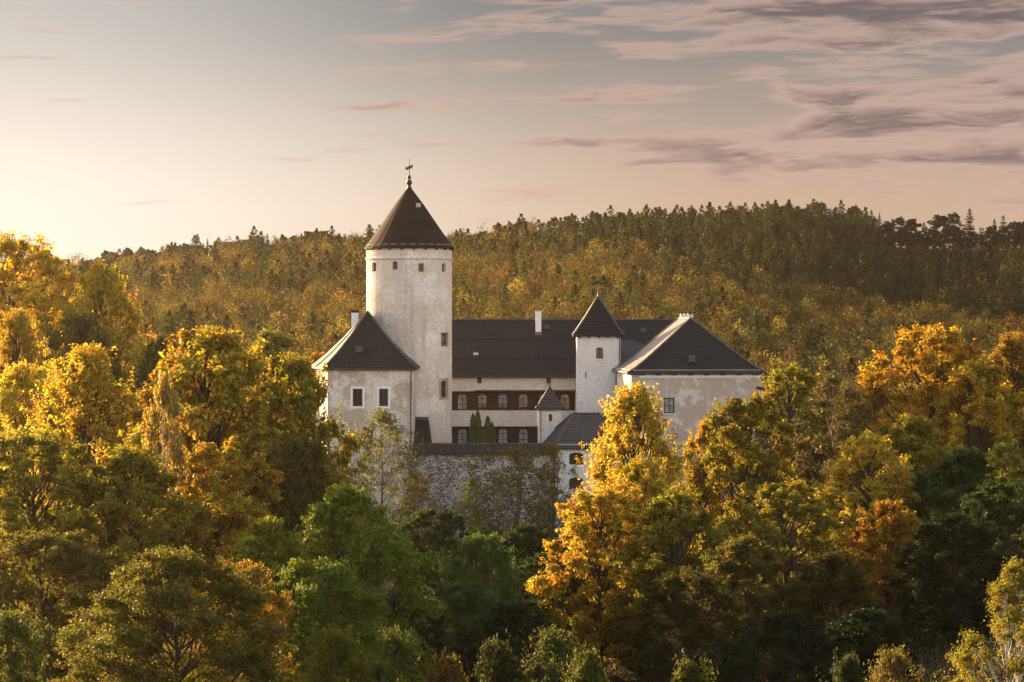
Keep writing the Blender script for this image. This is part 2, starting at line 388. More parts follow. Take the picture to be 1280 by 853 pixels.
def window(parent, W, o, mat_pane='glass', mat_frame='frame', depth=0.22, bars=(1, 2), fw=0.09, surround=None, sw=0.16, sill=False, name='window', label=None):
    """frame with glazing bars standing in the opening; panes, trim and sill below it"""
    u0, u1, a, b, ar = o; fr = MB(); d0, d1 = -depth-0.05, -depth+0.04
    B = lambda x0, x1, zz0, zz1, e0=d0, e1=d1: fr.obox(W.o, W.u, W.n, x0, x1, e0, e1, zz0, zz1)
    if ar > 0:
        ap = arcpts((u0+fw/2, u1-fw/2, a, b-fw/2, max(ar-fw/2, 0.02)))
        path = [(u0+fw/2, a)]+ap+[(u1-fw/2, a)]
        fr.tube([W.pt(p[0], p[1], -depth) for p in path], fw*0.6, 4)
    else:
        B(u0, u0+fw, a, b); B(u1-fw, u1, a, b); B(u0+fw, u1-fw, b-fw, b)
    B(u0+fw, u1-fw, a, a+fw)
    for k in range(bars[0]):
        c = u0+(u1-u0)*(k+1)/(bars[0]+1); B(c-fw*0.32, c+fw*0.32, a+fw, b-fw-0.003, d0+0.01, d1-0.01)
    for k in range(bars[1]):
        c = a+(b-a)*(k+1)/(bars[1]+1); B(u0+fw, u1-fw, c-fw*0.28, c+fw*0.28, d0+0.02, d1-0.02)
    f = part(name, fr, mat_frame, parent, label=label)
    pm = MB()
    if ar > 0: pm.face(*[W.pt(p[0], p[1], -depth-0.02) for p in [(u0, a), (u1, a)]+arcpts(o)[::-1]])
    else: pm.face(W.pt(u0, a, -depth-0.02), W.pt(u1, a, -depth-0.02), W.pt(u1, b, -depth-0.02), W.pt(u0, b, -depth-0.02))
    part('pane', pm, mat_pane, f)
    if surround:
        t = MB(); T = lambda x0, x1, zz0, zz1: t.obox(W.o, W.u, W.n, x0, x1, -0.02, 0.035, zz0, zz1)
        T(u0-sw, u0-0.004, a-sw, b+sw); T(u1+0.004, u1+sw, a-sw, b+sw); T(u0-0.004, u1+0.004, b+0.004, b+sw); T(u0-0.004, u1+0.004, a-sw, a-0.004)
        part('window_surround', t, surround, f)
    if sill:
        t = MB(); t.obox(W.o, W.u, W.n, u0-0.12, u1+0.12, -0.05, 0.14, a-0.12, a-0.005); part('window_sill', t, 'trim', f)
    return f
def shutter_window(parent, W, o, mat='wood_red', depth=0.12):
    u0, u1, a, b, ar = o; mb = MB()
    pts = [(u0, a), (u1, a)]+(arcpts(o)[::-1] if ar else [(u1, b), (u0, b)])
    mb.face(*[W.pt(p[0], p[1], -depth) for p in pts])
    f = part('window', mb, 'glass', parent); c = (u0+u1)/2; g = 0.03
    for x0, x1 in ((u0+g, c-g), (c+g, u1-g)):
        s = MB(); s.obox(W.o, W.u, W.n, x0, x1, -depth+0.01, -depth+0.06, a+g, b-max(ar*0.75, g)); part('shutter', s, mat, f)
    return f

def loft_roof(eave, top, prof, thick=0.22):
    """roof skin from an eave polygon (t=1) to a top polygon of as many points (t=0); prof is (t, z) from eave to top.  Closed below."""
    mb = MB(); n = len(eave); rings = []
    for t, z in prof:
        rings.append([Vector((top[i][0]+(eave[i][0]-top[i][0])*t, top[i][1]+(eave[i][1]-top[i][1])*t, z)) for i in range(n)])
    for a, b in zip(rings, rings[1:]):
        for i in range(n):
            j = (i+1) % n
            ps = [a[i], a[j], b[j], b[i]]
            q = []
            for p in ps:
                if not q or (p-q[-1]).length > 1e-4: q.append(p)
            if (q[0]-q[-1]).length < 1e-4: q.pop()
            if len(q) > 2: mb.face(*q)
    low = [p-Vector((0, 0, thick)) for p in rings[0]]
    for i in range(n):
        j = (i+1) % n; mb.face(low[i], low[j], rings[0][j], rings[0][i])
    mb.face(*low[::-1])
    return mb, rings
def ridge_caps(rings, r=0.13, skip=()):
    mb = MB(); n = len(rings[0])
    for i in range(n):
        if i not in skip: mb.tube([k[i]+Vector((0, 0, 0.02)) for k in rings], r, 6)
    tops = rings[-1]; done = []
    for i in range(n):
        a, b = tops[i], tops[(i+1) % n]
        if (a-b).length > 0.3 and not any((a-d).length < 0.01 for d in done):
            mb.tube([a, b], r, 6); done.append(b)
    return mb
def gutter(pts, drop=0.18, r=0.09, closed=True):
    mb = MB(); q = [Vector(p)-Vector((0, 0, drop)) for p in pts]
    if closed: q.append(q[0])
    for a, b in zip(q, q[1:]): mb.tube([a, b], r, 6)
    return mb
def offset(poly, d):
    n = len(poly); out = []
    for i in range(n):
        p0, p1, p2 = Vector(poly[i-1][:2]), Vector(poly[i][:2]), Vector(poly[(i+1) % n][:2])
        e1 = (p1-p0).normalized(); e2 = (p2-p1).normalized()
        n1 = Vector((e1.y, -e1.x)); n2 = Vector((e2.y, -e2.x)); b = (n1+n2).normalized()
        out.append(tuple(p1+b*(d/max(b.dot(n1), 0.35))))
    return out

# ------------------------------------------------------------------ terrain
_gy = np.array([-400, 0, 15, 60, 120, 165, 190, 210, 260, 310, 335, 347, 362, 400, 440, 520], float)
_gz = np.array([-6, -2.2, -4.5, -13, -21.5, -25.0, -28.5, -30, -29.5, -27.5, -25.5, -25, -23, -20, -23, -21], float)
_cp = np.array([-700, 0, 110, 300, 570, 720, 880, 1020, 1080, 1112, 1280, 2000], float)
_cz = np.array([4, 8.5, 11, 17, 19.5, 24, 26.5, 28.6, 27, 22.6, 22.6, 20], float)
def ss_np(x, a, b):
    t = np.clip((x-a)/(b-a), 0, 1); return t*t*(3-2*t)
CREST = 980.0
def ground(x, y):
    x = np.asarray(x, float); y = np.asarray(y, float)
    z = np.interp(y, _gy, _gz)
    side = ss_np(np.abs(x-3), 32, 48)*ss_np(y, 300, 335)*(1-ss_np(y, 430, 470))
    z = z-side*4.0
    z = z+5.0*ss_np(-x, 10, 28)*ss_np(y, 185, 225)*(1-ss_np(y, 300, 340))          # the valley sides
    z = z+4.5*ss_np(x, 14, 34)*ss_np(y, 225, 270)*(1-ss_np(y, 380, 430))
    z = z+5.0*ss_np(x, 20, 36)*ss_np(y, 135, 170)*(1-ss_np(y, 215, 260))           # bank at the right
    px = 640+x/np.maximum(y, 60)*F
    cz = np.interp(px, _cp, _cz)
    t = np.clip((y-520)/(CREST-520), 0, 1)
    k = 1.0+0.55*ss_np(px, 750, 1150)
    hill = -21+(cz+21)*(t**k)
    z = np.where(y > 520, hill, z)
    back = ss_np(y, CREST+25, CREST+330)
    z = np.where(y > CREST, cz*(1-back)+(-40)*back, z)
    z = z+0.5*np.sin(x*0.11+y*0.07)*np.sin(y*0.09-x*0.05)*ss_np(y, 60, 130)
    return z
def G(x, y): return float(ground(x, y))
xs = np.unique(np.concatenate([np.linspace(-4000, -320, 24), np.linspace(-300, 300, 121), np.linspace(320, 4000, 24)]))
ys = np.unique(np.concatenate([np.linspace(-400, 0, 12), np.linspace(0, 460, 93), np.linspace(470, 1100, 64), np.linspace(1150, 7000, 30)]))
gx, gy2 = np.meshgrid(xs, ys); gz = ground(gx, gy2)
gv = np.stack([gx, gy2, gz], -1).reshape(-1, 3)
nx, ny = len(xs), len(ys)
ii = (np.arange(ny-1)[:, None]*nx+np.arange(nx-1)[None, :]).ravel()
me = bpy.data.meshes.new('ground'); me.from_pydata(gv.tolist(), [], np.stack([ii, ii+1, ii+nx+1, ii+nx], -1).tolist())
me.polygons.foreach_set('use_smooth', [True]*len(me.polygons))
setting('ground', me, 'ground', 'structure', 'woodland floor of the valley and the hill behind the castle')

# haze filling the evening air
hz = MB().box((-4300, -450, -42), (4300, 7300, 56)).mesh('haze')
hm = bpy.data.materials.new('haze_air'); hm.use_nodes = True; ht = NT(hm.node_tree)
ho = ht.n('ShaderNodeOutputMaterial'); hp = ht.n('ShaderNodeVolumePrincipled')
hp.inputs['Color'].default_value = (1.0, 0.88, 0.72, 1); hp.inputs['Density'].default_value = 0.00005; hp.inputs['Anisotropy'].default_value = 0.89
ht.put(hp.outputs[0], ho.inputs['Volume'])
M['haze'] = hm
setting('haze', hz, 'haze', 'stuff', 'warm evening haze over the valley', 'haze')

# ================================================================== the castle
# ---- round keep
Yk = 362.0; kc = (X(511.5, Yk), Yk); kr = 53.5/F*Yk
keep = thing('round_tower', (kc[0], kc[1], -20), 'tall round white castle keep under a dark brown conical roof', 'tower')
RW = Round(kc, kr)
def rop(px0, px1, py0, py1, arch=0.0):
    th = lambda p: math.asin((p-511.5)/53.5)
    t = (th(px0)+th(px1))/2; Y = Yk-kr*math.cos(t); hw = abs(px1-px0)/2/F*Y/math.cos(t)
    return t, hw, Z(py1, Y), Z(py0, Y), arch
rows = [rop(466.3, 471.6, 328.5, 339.5), rop(492.4, 499, 326.4, 337.2, 0.28), rop(524.6, 531.5, 329.4, 339.8), rop(553.2, 557.6, 329, 340, 0.25),
        rop(552.6, 559.8, 416.5, 432.5), rop(551.8, 559.2, 475.5, 497, 0.55)]
ops = [(t*kr-hw, t*kr+hw, a, b, ar) for t, hw, a, b, ar in rows]
ze = Z(309.5, Yk)
mb = MB(); wall_faces(mb, RW, -27, ze+0.3, ops, 0.55); part('wall', mb, 'tower', keep)
for i, (t, hw, a, b, ar) in enumerate(rows):
    fw2 = RW.flat(t); o = (1-hw, 1+hw, a, b, ar)
    if i in (1, 2, 0, 3): window(keep, fw2, o, 'glass', 'wood_red', 0.34, (1 if i in (1, 2) else 0, 1), 0.10)
    elif i == 4: window(keep, fw2, o, 'glass', 'wood_red', 0.20, (0, 1), 0.16, 'wood_red', 0.05)
    else: window(keep, fw2, o, 'glass', 'frame', 0.25, (1, 2), 0.08, 'sandstone', 0.24, label='pointed window in an orange sandstone surround')
mb = MB(); zc = Z(323.5, Yk)
mb.lathe(kc, [(kr-0.1, zc-0.22), (kr+0.10, zc-0.16), (kr+0.16, zc), (kr+0.10, zc+0.10), (kr-0.1, zc+0.13)], 72); part('cornice', mb, 'tower', keep)
N = 28; apex = Z(236, Yk); rz = apex-(ze-0.05)
ring = [(kc[0]+5.32*math.sin(-2*math.pi*(k+0.5)/N), kc[1]+5.32*math.cos(-2*math.pi*(k+0.5)/N)) for k in range(N)][::-1]
ring = [(kc[0]+5.32*math.cos(2*math.pi*k/N), kc[1]+5.32*math.sin(2*math.pi*k/N)) for k in range(N)]
tip = [(kc[0]+0.16*math.cos(2*math.pi*k/N), kc[1]+0.16*math.sin(2*math.pi*k/N)) for k in range(N)]
mb, rg = loft_roof(ring, tip, [(1, ze-0.05), (0.88, ze+rz*0.105), (0.62, ze+rz*0.375), (0.3, ze+rz*0.725), (0.02, ze+rz)], 0.16)
roof = part('roof', mb, 'shingle', keep, True)
for k in range(14):
    a = -math.pi*0.93/2*1.25+k*math.pi*0.93*1.25/13
    wq = RW.flat(a); b = MB(); b.obox(wq.o, wq.u, wq.n, 0.9, 1.1, -0.05, 0.27, ze-0.36, ze-0.12); part('eave_bracket', b, 'wood', keep)
hY = Yk-1.55; mb = MB()
hp_ = P(523, 256.5, hY); mb.box((hp_.x-0.28, hp_.y-0.25, hp_.z-0.26), (hp_.x+0.28, hp_.y+0.4, hp_.z+0.22)); part('roof_hatch', mb, 'frame_pale', roof)
mb = MB(); mb.lathe(kc, [(0.02, apex-0.3), (0.42, apex-0.25), (0.28, apex+0.15), (0.16, apex+0.35), (0.33, apex+0.62), (0.36, apex+0.78), (0.20, apex+1.0), (0.12, apex+1.12), (0.24, apex+1.28), (0.22, apex+1.42), (0.06, apex+1.6), (0.045, apex+3.55), (0.0, apex+3.6)], 14)
part('finial', mb, 'iron', keep, smooth=True)
mb = MB(); vz = Z(210, Yk)
mb.tube([(kc[0]-0.42, Yk, vz-0.08), (kc[0]+0.36, Yk, vz-0.02)], 0.05, 6)
for (a, b2, c, d) in ((-0.42, -0.10, -0.25, 0.10), (0.12, 0.36, -0.06, 0.28), (-0.15, 0.12, -0.12, 0.20), (0.28, 0.44, 0.14, 0.36)):
    mb.prism([(kc[0]+a, Yk-0.03), (kc[0]+b2, Yk-0.03), (kc[0]+b2, Yk+0.03), (kc[0]+a, Yk+0.03)], vz+c, vz+d)
part('weathervane', mb, 'gilt', keep)

# ---- corner bastion in front of the keep
Yb = 346.0; ez = Z(459.5, Yb)
b_r = (X(515.5, Yb), Yb+0.2); b_f = (X(409.5, Yb), Yb); b_m = (X(401, 352), 352.0); b_l = (X(393.5, 360), 360.0); b_k = (X(396, 366), 366.0); b_q = (b_r[0], 366.0)
plan = [b_f, b_r, b_q, b_k, b_l, b_m]
bast = thing('corner_bastion', (X(460, 352), 352, -20), 'low white corner building with a tall black hipped roof before the round keep', 'building')
WF = Wall(b_f, b_r); WM = Wall(b_m, b_f); WL = Wall(b_l, b_m)
wops = [WF.op(441, 453, 486.2, 508, 0), WF.op(473.9, 485, 486.2, 508, 0)]
low = WF.op(454, 466.5, 534, 561, 0)
mb = MB(); wall_faces(mb, WF, -28, ez+0.3, wops+[low], 0.35); part('front_wall', mb, 'bastion', bast)
mb = MB(); slit = WL.op(395.2, 396.6, 480, 502, 0); slit2 = WL.op(398, 399.4, 480, 502, 0)
wall_faces(mb, WM, -28, ez+0.3); wall_faces(mb, WL, -28, ez+0.3, [slit, slit2], 0.3)
for a, b2 in ((b_r, b_q), (b_q, b_k), (b_k, b_l)): wall_faces(mb, Wall(a, b2), -28, ez+0.3)
part('side_wall', mb, 'bastion', bast)
for o in wops: window(bast, WF, o, 'glass', 'frame', 0.2, (1, 2), 0.10, 'trim', 0.26)
shutter_window(bast, WF, low)
for o in (slit, slit2): window(bast, WL, o, 'glass', 'frame', 0.2, (0, 2), 0.08)
eave = offset(plan, 0.48); ap = (X(459.5, 351.5), 351.5); rb = (X(458, 357.5), 358.5); za = Z(389.5, 351.5)
top = [ap, ap, rb, rb, rb, ap]; top = [(p[0]+0.001*i, p[1]) for i, p in enumerate(top)]
mb, rg = loft_roof(eave, top, [(1, ez), (0.88, ez+(za-ez)*0.095), (0.7, ez+(za-ez)*0.25), (0.4, ez+(za-ez)*0.545), (0, za)], 0.2)
rf = part('roof', mb, 'slate', bast, True); sunlit_slopes(rf)
part('ridge_cap', ridge_caps(rg, 0.12), 'ridge', rf)
part('gutter', gutter(rg[0], 0.2, 0.10), 'gutter', rf)
h = P(449, 436, 347.4); mb = MB(); mb.box((h.x-0.42, h.y-0.35, h.z-0.35), (h.x+0.42, h.y+0.5, h.z+0.28)); mb.box((h.x-0.55, h.y-0.5, h.z-0.42), (h.x+0.55, h.y-0.3, h.z-0.33)); part('roof_vent', mb, 'ridge', rf)
Yc = 357.0; mb = MB(); c0, c1 = X(439.2, Yc), X(448, Yc); mb.box((c0, Yc, -5), (c1, Yc+0.85, Z(391, Yc))); ch = part('chimney', mb, 'chimney', bast)
mb = MB(); mb.box((c0-0.08, Yc-0.08, Z(391, Yc)+0.003), (c1+0.08, Yc+0.93, Z(387.6, Yc))); part('chimney_cap', mb, 'iron', ch)
mb = MB(); mb.tube([WF.pt(WF.L-0.18, ez-0.1, 0.09), WF.pt(WF.L-0.18, -26, 0.09)], 0.07, 6); part('drainpipe', mb, 'gutter', bast)

# ---- steep little lean-to at the foot of the keep
Yt, Ya = 356.5, 350.5
lean = thing('lean_to', (X(527, 353), 353, -20), 'small steep slate lean-to roof at the foot of the round keep', 'lean-to')
a, b2, c, d = P(516.2, 557, Ya), P(540.5, 557, Ya), P(536, 525.5, Yt), P(516.2, 525.5, Yt)
mb = MB(); dz = Vector((0, 0, -0.2))
mb.face(a, b2, c, d); mb.face(a+dz, a, d, d+dz); mb.face(b2+dz, c+dz, c, b2); mb.face(a+dz, b2+dz, b2, a); mb.face(d, c, c+dz, d+dz); mb.face(a+dz, d+dz, c+dz, b2+dz)
rf = part('roof', mb, 'slate', lean, True)
mb = MB(); mb.box((d.x, Yt-0.25, d.z-0.02), (c.x-0.05, Yt+0.5, d.z+0.38)); part('ridge_cap', mb, 'ridge', rf)
mb = MB(); mb.prism([(a.x+0.1, Ya+0.35), (b2.x-0.15, Ya+0.35), (c.x-0.15, Yt+1.2), (d.x+0.1, Yt+1.2)], -24, a.z-0.25); part('wall', mb, 'tower', lean)
mb = MB(); mb.face((b2.x-0.15, Ya+0.35, a.z-0.25), (c.x-0.15, Yt, a.z-0.25), (c.x-0.15, Yt, c.z-0.35)); mb.face((d.x+0.1, Ya+0.35, a.z-0.25), (d.x+0.1, Yt, c.z-0.35), (d.x+0.1, Yt, a.z-0.25)); part('gable_wall', mb, 'tower', lean)

# ---- residential wing with its two glazed galleries
Yw = 368.0; xl, xr = X(558, Yw), X(862, Yw); ez = Z(470, Yw-0.6)
wing = thing('residential_wing', (X(650, Yw), Yw, -20), 'long white castle wing with two dark wooden galleries and arched windows', 'building')
W = Wall((xl, Yw), (xr, Yw))
g1 = W.op(559.5, 719, 489.3, 513.4); g2 = W.op(559.5, 704, 533.3, 558)
sw = [W.op(596.4, 602.2, 471.8, 479.6), W.op(682.8, 688.6, 472.2, 479.6)]
mb = MB(); wall_faces(mb, W, -27, ez+0.3, [g1, g2]+sw, 0.45)
for p, q in (((xr, Yw), (xr, 384)), ((xr, 384), (xl, 384)), ((xl, 384), (xl, Yw))): wall_faces(mb, Wall(p, q), -27, ez+0.3)
part('wall', mb, 'wing', wing)
for o in sw: window(wing, W, o, 'glass', 'wood_red', 0.15, (0, 1), 0.07)
WG = Wall((xl, Yw+0.45), (xr, Yw+0.45)); flower_spots = []
for gi, (g, py0, py1, cs, panes) in enumerate(((g1, 491.3, 513, (577.8, 603, 628.6, 654, 679.5, 706), ('glass_pale', 'glass_lit', 'glass_pale', 'glass_lit', 'glass_pale', 'glass_lit')),
                                  (g2, 534.8, 557, (578, 603, 628.6, 654.2), ('glass_blue', 'glass_pale', 'glass_pale', 'glass_pale')))):
    wo_ = [WG.op(c-7, c+7, py0, py1, 0.66) for c in cs]
    mb = MB(); wall_faces(mb, WG, g[2]-0.02, g[3]+0.02, wo_, 0.14, cuts=[g[0]-0.02, g[1]+0.02])
    gal = part('gallery', mb, 'wood', wing, label='upper dark timber gallery' if gi == 0 else 'lower dark timber gallery')
    pm = MB()
    for k in range(len(cs)+1):
        c = (cs[k]+cs[k-1])/2 if 0 < k < len(cs) else (cs[0]-12.7 if k == 0 else cs[-1]+11)
        uu = WG.at(c); 
        for s in (-0.34, 0.0, 0.34): pm.obox(WG.o, WG.u, WG.n, uu+s-0.05, uu+s+0.05, 0.0, 0.06, g[2]+0.01, g[3]-0.01)
    part('timber_post', pm, 'wood', gal) if False else None
    for k, (o, pn) in enumerate(zip(wo_, panes)):
        f = window(wing, WG, o, pn, 'frame', 0.06, (1, 2), 0.15)
        if gi == 0 and k in (1, 2, 3, 4): flower_spots.append((k, WG.pt((o[0]+o[1])/2, o[2], 0.22)))
mb = MB(); u0, u1 = W.at(593), W.at(719.5); mb.obox(W.o, W.u, W.n, u0, u1, -0.02, 0.28, g1[3]+0.02, g1[3]+0.16); part('drip_board', mb, 'wood_red', wing)
eave = [(xl, Yw-0.6), (xr, Yw-0.6), (xr, 384.6), (xl, 384.6)]; top = [(xl, 376), (xr, 376), (xr, 376.02), (xl, 376.02)]
zr = Z(400, 376)
def tz(py, Y): return Z(py, Y)
mb, rg = loft_roof(eave, top, [(1, ez), (0.70, Z(449.5, 370.0)), (0.693, Z(448.9, 370.05)+0.10), (0.36, Z(425, 372.9)), (0.353, Z(424.6, 373)+0.09), (0, zr)], 0.22)
rf = part('roof', mb, 'slate', wing, True)
mb = MB(); mb.tube([(xl, 376, zr+0.02), (xr, 376, zr+0.02)], 0.12, 6); part('ridge_cap', mb, 'ridge', rf)
part('gutter', gutter([(xl, Yw-0.68, ez), (X(720, Yw), Yw-0.68, ez)], 0.1, 0.11, False), 'gutter', rf)
for px, py, hw, hh, mt in ((594.8, 442.5, 3.1, 1.5, 'zinc'), (683.3, 408.2, 3.3, 2.0, 'ridge'), (804.3, 413, 3.6, 3.0, 'ridge')):
    Yv = 367.4+(470-py)/70*8.6-0.1; q = P(px, py, Yv); s = Yv/F; mb = MB()
    mb.box((q.x-hw*s, Yv-0.18, q.z-hh*s), (q.x+hw*s, Yv+0.5, q.z+hh*s)); part('roof_vent', mb, mt, rf)
    if mt == 'ridge':
        mb = MB(); mb.box((q.x-hw*s*1.25, Yv-0.3, q.z-hh*s-0.1), (q.x+hw*s*1.25, Yv-0.185, q.z-hh*s)); part('vent_sill', mb, 'brick', rf)
def chimney(px0, px1, py0, py1, Y, dep, base):
    a, b2 = X(px0, Y), X(px1, Y); t = Z(py0, Y); mb = MB()
    mb.box((a, Y, Z(py1, Y)), (b2, Y+dep, t)); c = part('chimney', mb, 'chimney', wing)
    n = 4; mb = MB(); st = (b2-a)/(2*n-1)
    for k in range(n): mb.box((a+2*k*st, Y, t+0.002), (a+(2*k+1)*st, Y+dep, t+0.16))
    part('chimney_crown', mb, 'chimney', c)
    if base: mb = MB(); mb.box((a-0.06, Y-0.06, Z(py1, Y)-0.5), (b2+0.06, Y+dep+0.06, Z(py1, Y)-0.003)); part('chimney_base', mb, 'brick', c)
chimney(669.4, 676.6, 390.2, 415, 373.6, 0.75, True)
chimney(850.5, 866, 394, 403, 379, 0.9, False)
for px, py0, py1, Y in ((703, 357, 402, 376.3), (849, 381, 402, 377), (863.5, 358, 402, 377)):
    mb = MB(); mb.tube([(X(px, Y), Y, Z(py1, Y)), (X(px, Y), Y, Z(py0, Y))], [0.055, 0.03], 6); part('antenna_mast', mb, 'gutter' if px < 860 else 'iron', wing)
# low pale roof in the corner between the wing and the east building
mb = MB(); Y0, Y1 = 363.6, 368.8
pl = [P(774, 456, Y0), P(790, 456, Y0), P(809, 434, 367.6), P(790, 424.5, Y1), P(774, 424.5, Y1)]
mb.face(*pl); mb.face(*[p+Vector((0, 0, -0.2)) for p in pl][::-1])
for i in range(5): j = (i+1) % 5; mb.face(pl[j], pl[i], pl[i]+Vector((0, 0, -0.2)), pl[j]+Vector((0, 0, -0.2)))
part('lower_roof', mb, 'slate_blue', wing, True)
mb = MB(); mb.box((X(775, 364), 364.2, -20), (X(800, 364), Yw+0.2, Z(456, 364)-0.3)); part('lower_wall', mb, 'white', wing)

for k, p in flower_spots:
    nm = {1: 'second', 2: 'third', 3: 'fourth', 4: 'fifth'}[k]
    t = thing('flower_box', (p[0], p[1], p[2]), 'red geranium box on the sill of the %s upper gallery window from the keep' % nm, 'flower box', 'geranium boxes on the gallery sills')
    mb = MB(); mb.box((p[0]-0.5, p[1]-0.12, p[2]-0.02), (p[0]+0.5, p[1]+0.12, p[2]+0.16)); part('box', mb, 'wood_red', t)
    rng = np.random.default_rng(k)
    for nm2, n, col, hgt in (('leaves', 90, (0.05, 0.09, 0.02, 1), 0.28), ('blossom', 60, (0.36, 0.03, 0.03, 1), 0.42)):
        mb = MB()
        for _ in range(n):
            c = Vector((rng.uniform(-0.5, 0.5), rng.uniform(-0.16, 0.14), 0.16+rng.uniform(0.0, 1)*hgt*(0.6+0.4*math.sin(_)))); a = Vector(rng.normal(size=3)).normalized(); b2 = a.cross(Vector(rng.normal(size=3))).normalized(); s = 0.07
            q = Vector(p)+c; mb.face(q-a*s, q+b2*s, q+a*s, q-b2*s)
        o = part(nm2, mb, 'petal', t); o.color = col

# ---- square stair tower
Ys = 361.0; s0, s1 = X(721.2, Ys), X(775.6, Ys); sdp = 5.2; ez = Z(419, Ys)
stt = thing('stair_tower', ((s0+s1)/2, Ys, -20), 'slim square white stair tower with a pointed pyramid roof', 'tower')
W = Wall((s0, Ys), (s1, Ys)); wn = W.op(745.2, 753.8, 434.6, 448.6, 0.25); sl = W.op(731.5, 733, 465, 473, 0)
mb = MB(); wall_faces(mb, W, -27, ez+0.3, [wn, sl], 0.3)
for p, q in (((s1, Ys), (s1, Ys+sdp)), ((s1, Ys+sdp), (s0, Ys+sdp)), ((s0, Ys+sdp), (s0, Ys))): wall_faces(mb, Wall(p, q), -27, ez+0.3)
part('wall', mb, 'white', stt); shutter_window(stt, W, wn); window(stt, W, sl, 'glass', 'frame', 0.2, (0, 0), 0.03)
e = 0.42; sx = (s0+s1)/2; sy = Ys+sdp/2
eave = [(s0-e, Ys-e), (s1+e, Ys-e), (s1+e, Ys+sdp+e), (s0-e, Ys+sdp+e)]; top = [(sx-0.04, sy-0.04), (sx+0.04, sy-0.04), (sx+0.04, sy+0.04), (sx-0.04, sy+0.04)]
zt = Z(371, sy)
mb, rg = loft_roof(eave, top, [(1, ez), (0.86, ez+(zt-ez)*0.115), (0.5, ez+(zt-ez)*0.475), (0, zt)], 0.18)
rf = part('roof', mb, 'slate', stt, True); part('ridge_cap', ridge_caps(rg, 0.10), 'ridge', rf)
for k in range(5):
    b = MB(); uu = 0.35+k*(W.L-0.7)/4; b.obox(W.o, W.u, W.n, uu-0.09, uu+0.09, 0.0, 0.3, ez-0.36, ez-0.19); part('eave_bracket', b, 'wood', stt)
mb = MB(); mb.lathe((sx, sy), [(0.0, zt-0.1), (0.14, zt), (0.10, zt+0.2), (0.03, zt+0.4), (0.025, Z(347.5, sy)), (0, Z(347.3, sy))], 8); part('finial', mb, 'iron', stt)
mb = MB(); vz = Z(354.3, sy); mb.box((sx-0.52, sy-0.03, vz-0.07), (sx+0.52, sy+0.03, vz+0.07)); mb.box((sx-0.14, sy-0.03, vz+0.072), (sx+0.14, sy+0.03, vz+0.30)); mb.box((sx+0.30, sy-0.032, vz-0.14), (sx+0.52, sy+0.032, vz+0.17)); part('weathervane', mb, 'iron', stt)
mb = MB(); mb.tube([(s1-0.12, Ys-0.09, ez-0.2), (s1-0.12, Ys-0.09, -20)], 0.06, 6); part('drainpipe', mb, 'gutter', stt)

# ---- east building
Ye = 344.0; al = R(4.0); ca, sa = math.cos(al), math.sin(al)
A = Vector((X(789, Ye), Ye)); k = (952.5-640)/F; L = (k*A.y-A.x)/(ca-k*sa); B = A+L*Vector((ca, sa)); Dp = 16.0; bk = Vector((-sa, ca))*Dp
east = thing('east_building', (A.x+8, Ye+6, -20), 'castle building with peeling pinkish plaster and a broad black hipped roof', 'building')
ez = Z(466, Ye-0.4); zt = Z(398.3, 351.6)
W = Wall(A, B); wn = W.op(830, 843.2, 497.3, 517, 0)
mb = MB(); wall_faces(mb, W, -28, ez+0.3, [wn], 0.3); part('front_wall', mb, 'peel', east)
WL2 = Wall(A+bk, A); so2 = WL2.op(780.6, 784.6, 491, 507.5, 0)
mb = MB(); wall_faces(mb, WL2, -28, ez+0.3, [so2], 0.25); wall_faces(mb, Wall(B, B+bk), -28, ez+0.3); wall_faces(mb, Wall(B+bk, A+bk), -28, ez+0.3); part('side_wall', mb, 'white', east)
window(east, W, wn, 'glass_pale', 'frame', 0.2, (1, 1), 0.13, sill=True); window(east, WL2, so2, 'glass', 'frame_pale', 0.15, (0, 1), 0.1)
mb = MB(); mb.obox(W.o, W.u, W.n, 0.9, W.L-0.05, -0.02, 0.05, Z(472.6, Ye), Z(468.2, Ye)); part('white_band', mb, 'chimney', east)
plan = [(A.x, A.y), (B.x, B.y), (B.x+bk.x, B.y+bk.y), (A.x+bk.x, A.y+bk.y)]; eave = offset(plan, 0.42)
S = Vector((X(863.4, 351.6), 351.6)); E = S+Vector((-sa, ca))*11.0
top = [(S.x, S.y), (S.x+0.02, S.y), (E.x+0.02, E.y), (E.x, E.y)]
mb, rg = loft_roof(eave, top, [(1, ez), (0.88, ez+(zt-ez)*0.085), (0.72, ez+(zt-ez)*0.235), (0.5, ez+(zt-ez)*0.465), (0, zt)], 0.2)
rf = part('roof', mb, 'slate', east, True); sunlit_slopes(rf); part('ridge_cap', ridge_caps(rg, 0.13), 'ridge', rf); part('gutter', gutter(rg[0], 0.06, 0.08), 'gutter', rf)
q = P(865.3, 448, 345.7); mb = MB(); mb.box((q.x-0.38, q.y-0.3, q.z-0.32), (q.x+0.38, q.y+0.6, q.z+0.32)); mb.box((q.x-0.5, q.y-0.42, q.z-0.42), (q.x+0.5, q.y-0.305, q.z-0.325)); part('roof_vent', mb, 'ridge', rf)
for k in range(8):
    b = MB(); uu = 1.2+k*(W.L-2.0)/7; b.obox(W.o, W.u, W.n, uu-0.35, uu+0.35, 0.0, 0.22, ez-0.30, ez-0.205); part('eave_bracket', b, 'wood_red', east)
mb = MB(); mb.tube([WL2.pt(0.6, ez-0.2, 0.1), WL2.pt(0.6, -20, 0.1)], 0.07, 6); part('drainpipe', mb, 'gutter', east)
mb = MB(); mb.obox(W.o, W.u, W.n, W.L-0.5, W.L+0.75, -1.6, 0.5, -26, Z(486, Ye)); bt = part('buttress', mb, 'peel', east)
